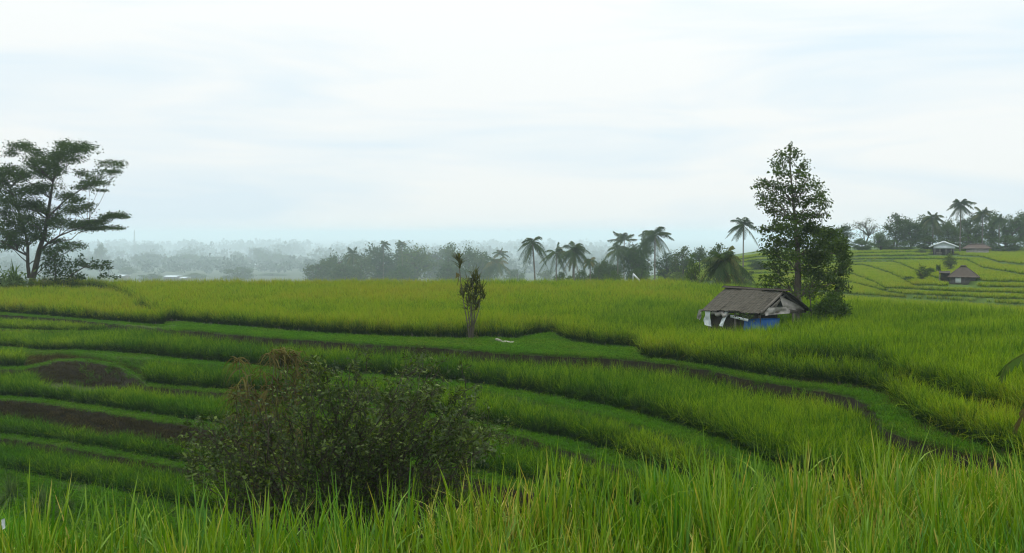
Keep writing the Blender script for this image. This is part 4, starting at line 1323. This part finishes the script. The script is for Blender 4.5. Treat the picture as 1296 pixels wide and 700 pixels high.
# ------------------------------------------------------------------ the field hut
M['roof_board'] = solid_mat("weathered_roof", (.018, .016, .012), (.085, .077, .060), 3, .9, .35, .15, (.8, 6, 6))
M['wood_grey'] = solid_mat("grey_timber", (.06, .052, .043), (.17, .155, .135), 5, .9, .4, .15, (1, 6, 6))
M['wood_dark'] = solid_mat("dark_timber", (.02, .017, .014), (.06, .05, .04), 5, .9, .4, .15, (1, 6, 6))
M['tarp_blue'] = solid_mat("blue_tarpaulin", (.004, .06, .26), (.012, .115, .42), 2.5, .45, .35, .4, None, .05)
M['plastic_white'] = solid_mat("white_plastic_sheet", (.42, .46, .50), (.68, .72, .76), 3, .5, .4, .4, None, .05)
M['cloth_grey'] = solid_mat("grey_sacking", (.16, .15, .14), (.38, .36, .34), 4, .9, .5, .1, None, .04)
M['wall_pale'] = solid_mat("pale_plaster", (.40, .46, .52), (.58, .63, .68), 2, .8, .1)
M['roof_white'] = solid_mat("white_painted_metal", (.55, .60, .64), (.72, .76, .80), 2, .5, .1)
M['roof_grey'] = solid_mat("grey_metal_roof", (.14, .16, .18), (.24, .26, .28), 2, .6, .1)
M['thatch'] = solid_mat("old_thatch", (.035, .028, .023), (.095, .078, .064), 4, .95, .6, .1, (3, 3, .6))
M['tile_brown'] = solid_mat("brown_roof_tile", (.05, .036, .030), (.11, .085, .075), 4, .9, .4, .1)
M['plank_wall'] = solid_mat("plank_wall", (.05, .048, .045), (.13, .125, .12), 4, .9, .4, .1, (8, 8, .5))
M['stone'] = solid_mat("pale_stone", (.13, .125, .10), (.26, .25, .20), 6, .8, .3)

A = math.radians(50)
ex = np.array([math.cos(A), -math.sin(A), 0]); ey = np.array([math.sin(A), math.cos(A), 0]); ez = np.array([0, 0, 1.0])
hc = np.array([9.25, 38.15, ground_z(9.25, 38.15)])
hut = empty("field_hut", hc); tag(hut, "open field hut with grey pitched roof and blue tarpaulin wall under the tall tree", "hut")
HR = np.stack([ex, ey, ez], 1)
W = lambda x, y, z: ex * x + ey * y + ez * (z - hc[2])      # local ridge / depth, absolute height
ZR, ZE = -2.13, -2.90


def slab_sheet(mb, p00, p10, p11, p01, th, nu=30, nv=14, wave=.0, nw=9, warp=.02, seed=1, ragged=0.):
    """a sheet between four corners with corrugation, warp and real thickness"""
    u_, v_ = np.meshgrid(np.linspace(0, 1, nu), np.linspace(0, 1, nv), indexing='ij')
    if ragged:
        v_ = v_.copy(); v_[:, -1] += ragged * vnoise(u_[:, -1] * 9, u_[:, -1] * 0, seed + 5)
    P = (1 - u_)[..., None] * ((1 - v_)[..., None] * p00 + v_[..., None] * p01) + u_[..., None] * ((1 - v_)[..., None] * p10 + v_[..., None] * p11)
    nrm = unit(np.cross(p10 - p00, p01 - p00)); nrm = nrm * np.sign(nrm[2] + 1e-6)
    off = wave * np.sin(u_ * nw * 2 * math.pi) + warp * vnoise(u_ * 4, v_ * 3, seed)
    T_ = P + nrm * off[..., None]; B_ = T_ - nrm * th
    n = nu * nv
    i = np.arange(nu - 1)[:, None] * nv + np.arange(nv - 1)[None]
    q = np.stack([i, i + 1, i + nv + 1, i + nv], -1).reshape(-1, 4)
    ring = list(range(nv)) + [k * nv + nv - 1 for k in range(1, nu)] + [(nu - 1) * nv + k for k in range(nv - 2, -1, -1)] + [k * nv for k in range(nu - 2, 0, -1)]
    e = [[ring[k], ring[(k + 1) % len(ring)], ring[(k + 1) % len(ring)] + n, ring[k] + n] for k in range(len(ring))]
    mb.add(np.concatenate([T_.reshape(-1, 3), B_.reshape(-1, 3)]), np.concatenate([q, q[:, ::-1] + n, e]))


# front slope: three overlapping weathered sheets, the left one slipped
rf = MB()
xs = [(-1.42, -.50, 0), (-.52, .42, .018), (.40, 1.22, .0)]
for k, (x0, x1, dz) in enumerate(xs):
    e0 = -1.45 - (.05 if k == 0 else 0)
    slab_sheet(rf, W(x0, .03, ZR + dz + .02), W(x1, .03, ZR + dz), W(x1, e0, ZE + dz), W(x0 + (.0), e0, ZE + dz - (.06 if k == 0 else 0)), .022, 40, 14, .009, 7, .025, 3 + k, .012)
front = rf.build("roof", M['roof_board'], hut)
rb = MB()
slab_sheet(rb, W(-1.42, .0, ZR - .004), W(1.52, .0, ZR - .03), W(1.56, 1.42, ZE - .02), W(-1.42, 1.45, ZE), .022, 60, 14, .009, 20, .02, 8)
rb.build("roof", M['wood_dark'], hut)
rc = MB(); slab_sheet(rc, W(-1.5, -.10, ZR + .015), W(1.5, -.10, ZR - .005), W(1.5, .0, ZR + .06), W(-1.5, .0, ZR + .075), .012, 20, 3)
slab_sheet(rc, W(-1.5, .10, ZR + .015), W(1.5, .10, ZR - .005), W(1.5, .0, ZR + .062), W(-1.5, .0, ZR + .077), .012, 20, 3)
rc.build("ridge_cap", M['wood_dark'], front)
pm = lambda x, y, top, r=.05: None
for (x, y, top) in [(-1.25, -1.2, -2.9), (1.05, -1.15, -2.85), (-1.25, 1.2, -2.95), (1.2, 1.02, -2.8), (1.27, .6, -2.9), (0, -1.2, -2.9)]:
    p = MB(); gz_ = ground_z(*(hc + W(x, y, 0))[:2]) - .1
    p.tube(np.array([W(x, y, gz_), W(x + .02, y, (gz_ + top) / 2), W(x, y, top)]), [.055, .05, .048], 7)
    p.build("post", M['wood_grey'], hut, True)
bm = MB()
bm.beam(W(1.22, -1.3, -2.88), W(1.32, 1.35, -2.93), .05, .17); bm.build("gable_beam", M['wood_grey'], hut)
for (y0, z0_, y1, z1_, w_) in [(-1.36, -2.90, .0, -2.19, .06), (1.40, -2.96, .02, -2.2, .05), (-1.0, -2.85, .15, -2.3, .04), (-.62, -2.8, -.05, -2.35, .035)]:
    p = MB(); p.beam(W(1.27, y0, z0_), W(1.24, y1, z1_), w_, .07); p.build("rafter", M['wood_grey'], hut)
for (x0, y0, z0_, x1, y1, z1_) in [(-1.3, -1.22, -2.98, 1.1, -1.2, -2.93), (-1.3, 1.2, -3.0, 1.2, 1.1, -2.9)]:
    p = MB(); p.beam(W(x0, y0, z0_), W(x1, y1, z1_), .07, .09); p.build("eave_beam", M['wood_dark'], hut)
# sagging sacking hung in the gable
sk = MB(); slab_sheet(sk, W(1.30, -.25, -2.30), W(1.34, 1.22, -2.86), W(1.30, 1.05, -2.95), W(1.33, -.05, -2.78), .012, 14, 8, .0, 1, .05, 12)
sk.build("gable_sacking", M['cloth_grey'], hut)
sk = MB(); slab_sheet(sk, W(1.31, -.98, -2.70), W(1.33, .35, -2.72), W(1.30, .25, -2.98), W(1.31, -1.2, -3.0), .012, 14, 8, .0, 1, .06, 15)
sk.build("gable_sacking", M['cloth_grey'], hut)
# blue tarpaulin wrapped round the front corner
tp = MB(); slab_sheet(tp, W(.40, -1.21, -3.2), W(1.12, -1.21, -3.1), W(1.12, -1.23, -4.22), W(.42, -1.24, -4.22), .006, 26, 14, .0, 1, .05, 21)
slab_sheet(tp, W(1.125, -1.20, -3.1), W(1.20, -.12, -3.15), W(1.2, -.15, -4.2), W(1.125, -1.2, -4.22), .006, 22, 14, .0, 1, .05, 24)
tp.build("tarpaulin_wall", M['tarp_blue'], hut)
wl = MB(); slab_sheet(wl, W(-1.2, -1.12, -3.05), W(.38, -1.12, -3.05), W(.38, -1.12, -4.2), W(-1.2, -1.12, -4.2), .02, 12, 6, .0, 1, .02, 31)
wl.build("board_wall", M['wood_dark'], hut)
wl = MB(); slab_sheet(wl, W(-1.2, 1.15, -3.05), W(.2, 1.15, -3.05), W(.2, 1.15, -4.2), W(-1.2, 1.15, -4.2), .02, 12, 6, .0, 1, .02, 32)
wl.build("board_wall", M['wood_dark'], hut)
fl = MB(); fl.box(W(-.05, 0, -3.92), (2.3, 2.2, .06), HR); fl.build("raised_floor", M['wood_grey'], hut)
pl = MB(); pl.beam(W(-.15, -1.30, -3.10), W(.72, -1.40, -3.19), .03, .09)
t = pl.build("loose_plank", M['plastic_white']); t.location = hc
tag(t, "pale plank fixed level across the top of the blue tarpaulin", "plank")
for (x0, x1, zt_, zb_, sl, m_, lab, nm) in [
    (-1.28, -1.02, -2.95, -3.56, .0, 'plastic_white', "bright white plastic sheet hanging straight from the hut's left eave", "plastic_sheet"),
    (-1.52, -1.34, -2.92, -3.35, -.22, 'cloth_grey', "pale ragged cloth flapping at the hut's left roof corner", "ragged_cloth"),
    (-.28, -.14, -2.93, -3.52, -.32, 'plastic_white', "white plastic strip slanting down from the middle of the hut's eave", "plastic_sheet")]:
    s = MB()
    slab_sheet(s, W(x0, -1.43, zt_), W(x1, -1.43, zt_), W(x1 + sl, -1.36, zb_), W(x0 + sl - (.05 if sl == 0 else .02), -1.36, zb_ + .08), .005, 7, 10, .0, 1, .07, int(31 + x0 * 7), .06)
    t = s.build(nm, M[m_]); t.location = hc; tag(t, lab, "sheet" if nm == "plastic_sheet" else "cloth")
rl = MB()
for (x, z_, l) in [(-1.0, -3.02, .5), (-.62, -3.05, .45)]:
    P = np.array([W(x + f * l, -1.36 + .03 * math.sin(f * 7), z_ + .05 * math.sin(f * 9 + x)) for f in np.linspace(0, 1, 8)])
    rl.tube(P, [.03, .07, .085, .07, .09, .08, .07, .02], 7)
t = rl.build("sack_bundle", M['cloth_grey'], None, True); t.location = hc; tag(t, "grey bundle of rolled sacks tucked under the left half of the hut's eave", "sacks")
hp = MB()
for x in (.25, .45, .62, .85):
    leaf_quads(hp, hc + W(x, -1.36, -3.0) + rng.normal(size=(30, 3)) * .07, .11, .5, 0, .4)
t = hp.build("creeper", M['leaf_pale']); tag(t, "small green creeper under the hut's eave above the blue tarpaulin", "plant")

# ------------------------------------------------------------------ buildings on the hill
def frame_at(px, foot, Y, g=None):
    p = at_y(px, foot, Y); return np.array([p[0], Y, ground_z(p[0], Y) if g is None else g]), Y / F

o, s = frame_at(1194, 320, 160)
zf = at_y(1194, 319, 160)[2]
o[2] = min(o[2], zf)
hs = empty("gabled_house", o, -math.atan2(o[0], o[1])); tag(hs, "small house with a white trimmed low gable on the hill crest", "house")
up_ = lambda y: at_y(1194, y, 160)[2] - o[2]
ze, zr = up_(312.3), up_(305.3)
for sd, xe in ((-1, -17 * s), (1, 17.5 * s)):
    m = MB(); slab_sheet(m, np.array([0, -.5, zr]), np.array([0, 5, zr]), np.array([xe, 5, ze]), np.array([xe, -.5, ze]), .10, 6, 4, 0, 1, 0)
    m.build("roof", M['roof_grey'], hs)
    m = MB(); m.beam((0, -.56, zr - .03), (xe, -.56, ze - .03), .06, .2); m.build("fascia", M['roof_white'], hs)
m = MB(); zb_ = up_(314.2)
m.add([[-11 * s, -.2, zb_], [13 * s, -.2, zb_], [13 * s, -.2, up_(311.5)], [0, -.2, zr - .15], [-11 * s, -.2, up_(311)]], None, [[0, 1, 2], [0, 2, 3], [0, 3, 4]])
m.add([[-11 * s, -.1, zb_], [13 * s, -.1, zb_], [13 * s, -.1, up_(311.5)], [0, -.1, zr - .15], [-11 * s, -.1, up_(311)]], [[0, 1, 1, 0]][:0], [[0, 2, 1], [0, 3, 2], [0, 4, 3]])
m.box((1 * s, -.3, zb_ + .12), (25 * s, .14, .3)); m.build("gable_panel", M['wall_pale'], hs)
for x in (-10, -4, 3, 9, 12):
    m = MB(); m.box((x * s, -.25, zb_ / 2), (.14, .14, zb_ - .02)); m.build("post", M['wood_grey'], hs)
m = MB(); m.box((0, 2.6, zb_ / 2), (24 * s, 4.2, zb_ - .1)); m.build("wall", M['wood_dark'], hs)
m = MB(); m.box((-5 * s, .3, .25), (7 * s, .3, .5)); m.build("railing", M['wood_grey'], hs)


def hip_house(name, px, foot, Y, xl, xr, ytop, yeave, xwl, xwr, ridge, depth, roofm, wallm, label, door=None):
    o, s = frame_at(px, foot, Y)
    zf = at_y(px, foot, Y)[2]; o[2] = min(o[2], zf)
    h = empty(name, o, -math.atan2(o[0], o[1])); tag(h, label, "house" if name == "low_house" else "hut")
    up = lambda y: at_y(px, y, Y)[2] - o[2]
    xl, xr, xwl, xwr = [(v - px) * s for v in (xl, xr, xwl, xwr)]
    zt, ze = up(ytop), up(yeave); cx = (xl + xr) / 2; d = depth
    rp = [cx - ridge / 2, cx + ridge / 2]
    top = [np.array([rp[0], 0, zt]), np.array([rp[1], 0, zt])]
    ce = [np.array([xl, -d, ze]), np.array([xr, -d, ze]), np.array([xr, d, ze]), np.array([xl, d, ze])]
    m = MB()
    slab_sheet(m, top[0], top[1], ce[1], ce[0], .09, 14, 8, 0, 1, .03, 3, .02); slab_sheet(m, top[0], top[1], ce[2], ce[3], .09, 14, 8, 0, 1, .03, 4, .02)
    slab_sheet(m, top[1] + ez * .01, top[1] + np.array([0, .02, .01]), ce[2], ce[1], .09, 10, 8, 0, 1, .03, 5, .02); slab_sheet(m, top[0] + ez * .01, top[0] + np.array([0, .02, .01]), ce[3], ce[0], .09, 10, 8, 0, 1, .03, 6, .02)
    m.tube(np.array([top[0] - ex * 0 + ez * .06, (top[0] + top[1]) / 2 + ez * .07, top[1] + ez * .06]), .08, 6)
    m.build("roof", roofm, h)
    m = MB(); m.box(((xwl + xwr) / 2, 0, ze / 2 - .2), (xwr - xwl, d * 1.5, ze + .35)); m.build("wall", wallm, h)
    if door:
        x0, x1 = [(v - px) * s for v in door]
        m = MB(); m.box(((x0 + x1) / 2, -d * .75 - .03, ze * .46), (x1 - x0, .05, ze * .85)); m.build("door", M['roof_white'], h)
    return h, o, s, up


Yh_ = hill_y(1218, 357.5)
hip_house("thatched_hut", 1218, 357.5, Yh_, 1200, 1238, 337.5, 350, 1204, 1233, .5, 1.25, M['thatch'], M['plank_wall'], "thatched hut with a pale door on the terraced hillside", (1210, 1216.5))
o, s = frame_at(1195, 356, Yh_ + .6)
ls = empty("lean_to_shed", o, -math.atan2(o[0], o[1])); tag(ls, "low dark lean-to shed joined to the left side of the thatched hut", "shed")
upz = lambda y: at_y(1195, y, Yh_ + .6)[2] - o[2]
m = MB(); slab_sheet(m, np.array([-.45, .5, upz(343.4)]), np.array([.5, .5, upz(343.2)]), np.array([.5, -.6, upz(345)]), np.array([-.45, -.6, upz(345.3)]), .05, 8, 5, 0, 1, .02)
m.build("roof", M['wood_dark'], ls)
m = MB(); m.box((.05, .1, upz(345.6) / 2), (.75, .7, upz(345.6) - .04)); m.build("wall", M['wood_dark'], ls)
for x in (-.4, .45):
    m = MB(); m.tube(np.array([[x, -.5, -.05], [x, -.5, upz(345.4)]]), .03, 6); m.build("post", M['wood_grey'], ls)
hip_house("low_house", 1238, 318, 168, 1219, 1254, 309.3, 314.2, 1224, 1250, 2.4, 1.6, M['tile_brown'], M['cloth_grey'], "low house with a long brown roof right of the white gabled house")

# ------------------------------------------------------------------ small things
p = at_z(641, 434.5, -4.27)
st_ = MB(); gz_ = ground_z(p[0], p[1])
slab_sheet(st_, np.array([-.22, -.1, .06]), np.array([.26, -.12, .04]), np.array([.28, .1, .06]), np.array([-.18, .1, .08]), .09, 9, 5, 0, 1, .03, 2)
st_.beam((-.2, .0, .07), (-.40, .2, .13), .10, .07)
t = st_.build("stone_slab", M['stone']); t.location = (p[0], p[1], gz_ + .03)
tag(t, "pale stone slab lying in the short grass right of the cordylines", "stone slab")
pt = at_y(806, 352, 128)
tn = MB(); g_ = pt[2] - .3
tn.add([[-.45, 0, .6], [.35, -.1, -.25], [.5, .9, -.25], [-.3, 1.0, .6], [-.55, .1, .5], [.2, -.15, -.3], [.35, .9, -.3], [-.4, 1.0, .5]], [[0, 1, 2, 3], [4, 7, 6, 5], [0, 4, 5, 1], [3, 2, 6, 7], [0, 3, 7, 4], [1, 5, 6, 2]])
tn.tube(np.array([[-.42, .5, -3.5], [-.42, .5, .52]]), .05, 6); tn.tube(np.array([[.35, .5, -3.5], [.35, .5, -.28]]), .05, 6)
t = tn.build("white_awning", M['plastic_white']); t.location = (pt[0], 128, pt[2])
tag(t, "small white slanting awning at the field edge under the tall straight palm", "awning")


def far_shed(px, py, Y, wpx, hpx, label):
    s = Y / F; p = at_y(px, py, Y); g = ground_z(p[0], Y)
    h = empty("far_shed", (p[0], Y, g)); tag(h, label, "building", "white roofed buildings in the valley")
    zt = p[2] - g; w_ = wpx * s; hh = hpx * s
    m = MB()
    slab_sheet(m, np.array([-w_ / 2, 5, zt + hh]), np.array([w_ / 2, 5, zt + hh]), np.array([w_ / 2, -3, zt]), np.array([-w_ / 2, -3, zt]), .3, 5, 4, 0, 1, 0)
    slab_sheet(m, np.array([-w_ / 2, 5, zt + hh + .02]), np.array([w_ / 2, 5, zt + hh + .02]), np.array([w_ / 2, 13, zt]), np.array([-w_ / 2, 13, zt]), .3, 5, 4, 0, 1, 0)
    m.build("roof", M['wall_pale'], h)
    m = MB(); m.box((0, 5, zt / 2 - .3), (w_ * .94, 14, zt - .5)); m.build("wall", M['wood_grey'], h)


far_shed(216, 350, 800, 17, 1.1, "long white roofed building just above the field edge")
far_shed(232, 351.5, 790, 7, .9, "short white roofed building right of the long one")
far_shed(319, 334.8, 1400, 11, 1.3, "small white roofed building high among the valley trees")
far_shed(153, 349, 780, 9, 1.1, "pale roofed building beside the leafy shrub's long branch")
Ym = 2200.; p = at_y(170, 291, Ym); g = ground_z(p[0], Ym)
h = empty("radio_mast", (p[0], Ym, g)); tag(h, "faint thin lattice mast standing in the haze right of the feathery tree", "mast")
Hm = p[2] - g; m = MB()
for sx, sy in ((-1, -1), (1, -1), (1, 1), (-1, 1)):
    m.beam((sx * 2.2, sy * 2.2, 0), (sx * .35, sy * .35, Hm), .3, .3)
for i in range(14):
    f0, f1 = i / 14, (i + 1) / 14
    r0, r1 = 2.2 - 1.75 * f0, 2.2 - 1.75 * f1
    for (a, b_) in (((-1, -1), (1, -1)), ((1, -1), (1, 1)), ((1, 1), (-1, 1)), ((-1, 1), (-1, -1))):
        m.beam((a[0] * r0, a[1] * r0, f0 * Hm), (b_[0] * r1, b_[1] * r1, f1 * Hm), .22, .22)
m.build("lattice", M['wood_grey'], h)

p = at_y(4, 664, 5.6)
m = MB(); slab_sheet(m, np.array([-.012, 0, .03]), np.array([.006, .01, .034]), np.array([.012, .0, -.02]), np.array([-.001, -.01, -.026]), .002, 6, 8, 0, 1, .01, 9)
t = m.build("plastic_scrap", M['plastic_white']); t.location = p
tag(t, "small white scrap caught among the near rice blades at the left edge", "scrap")
# ------------------------------------------------------------------ haze, sky, sun
TOP = 10.5
mh, nt = new_mat("haze_air")
out = N(nt, "ShaderNodeOutputMaterial")
pv = N(nt, "ShaderNodeVolumePrincipled")
pv.inputs["Color"].default_value = (.76, .91, .99, 1)
pv.inputs["Density"].default_value = .00046
pv.inputs["Anisotropy"].default_value = .25
nt.links.new(pv.outputs[0], out.inputs["Volume"])
mh.cycles.homogeneous_volume = True
hb = MB()
hb.box((0, 4550, (TOP - 64.5) / 2), (19500, 9200, TOP + 64.5))
haze = hb.build("haze", mh)
tag(haze, "pale bluish haze lying over the valley and fading far trees", "haze", None, "stuff")

SUN_EL, SUN_AZ = math.radians(52), math.radians(8)
w = bpy.data.worlds.new("World"); scene.world = w
w.use_nodes = True
nt = w.node_tree; nt.nodes.clear()
out = N(nt, "ShaderNodeOutputWorld"); bg = N(nt, "ShaderNodeBackground")
sky = N(nt, "ShaderNodeTexSky", sky_type='NISHITA')
sky.sun_disc = False
sky.sun_elevation = SUN_EL; sky.sun_rotation = SUN_AZ
sky.air_density = 1.0; sky.dust_density = 2.0
gen = N(nt, "ShaderNodeTexCoord").outputs["Generated"]
sep = N(nt, "ShaderNodeSeparateXYZ"); nt.links.new(gen, sep.inputs[0])
mp = N(nt, "ShaderNodeMapping"); mp.inputs["Scale"].default_value = (2.2, 2.2, 15); nt.links.new(gen, mp.inputs[0])
n1 = N(nt, "ShaderNodeTexNoise"); n1.inputs["Scale"].default_value = 1.2; n1.inputs["Detail"].default_value = 4; n1.inputs["Roughness"].default_value = .5
n1.inputs["Distortion"].default_value = .4
nt.links.new(mp.outputs[0], n1.inputs["Vector"])
# thick white cloud, thinner and bluer in drawn-out bands
thin = ramp(nt, [(.42, (0, 0, 0)), (.66, (1, 1, 1))], n1.outputs["Fac"]).outputs[0]
cloud = mixc(nt, thin, (9.75, 9.98, 9.85), (8.0, 9.2, 9.9))
# an overcast sky: the zenith is far brighter than the horizon, most of all round the hidden sun
up = ramp(nt, [(0, (.80, .82, .84)), (.12, (.845, .855, .86)), (.27, (.93, .93, .915)), (1, (2.5, 2.45, 2.35))], sep.outputs["Z"]).outputs[0]
cloud = mixc(nt, 1.0, cloud, up, 'MULTIPLY')
col = mixc(nt, .93, sky.outputs[0], cloud)
nt.links.new(col, bg.inputs[0]); bg.inputs[1].default_value = .115
nt.links.new(bg.outputs[0], out.inputs[0])

sd = bpy.data.lights.new("sun", 'SUN'); sd.energy = 1.15; sd.angle = math.radians(14); sd.color = (1, .97, .9)
so = bpy.data.objects.new("sun", sd); link(so)
dv = Vector((math.sin(SUN_AZ) * math.cos(SUN_EL), math.cos(SUN_AZ) * math.cos(SUN_EL), math.sin(SUN_EL)))
so.rotation_euler = dv.to_track_quat('Z', 'Y').to_euler()

scene.view_settings.view_transform = 'Standard'
scene.view_settings.look = 'None'
scene.view_settings.exposure = 0.0
scene.view_settings.gamma = 1
scene.view_settings.use_curve_mapping = False
c = scene.cycles
c.max_bounces = 8; c.diffuse_bounces = 3; c.glossy_bounces = 2; c.transmission_bounces = 3; c.transparent_max_bounces = 8
c.volume_bounces = 4
c.use_denoising = True
c.use_adaptive_sampling = False
c.filter_width = 1.15
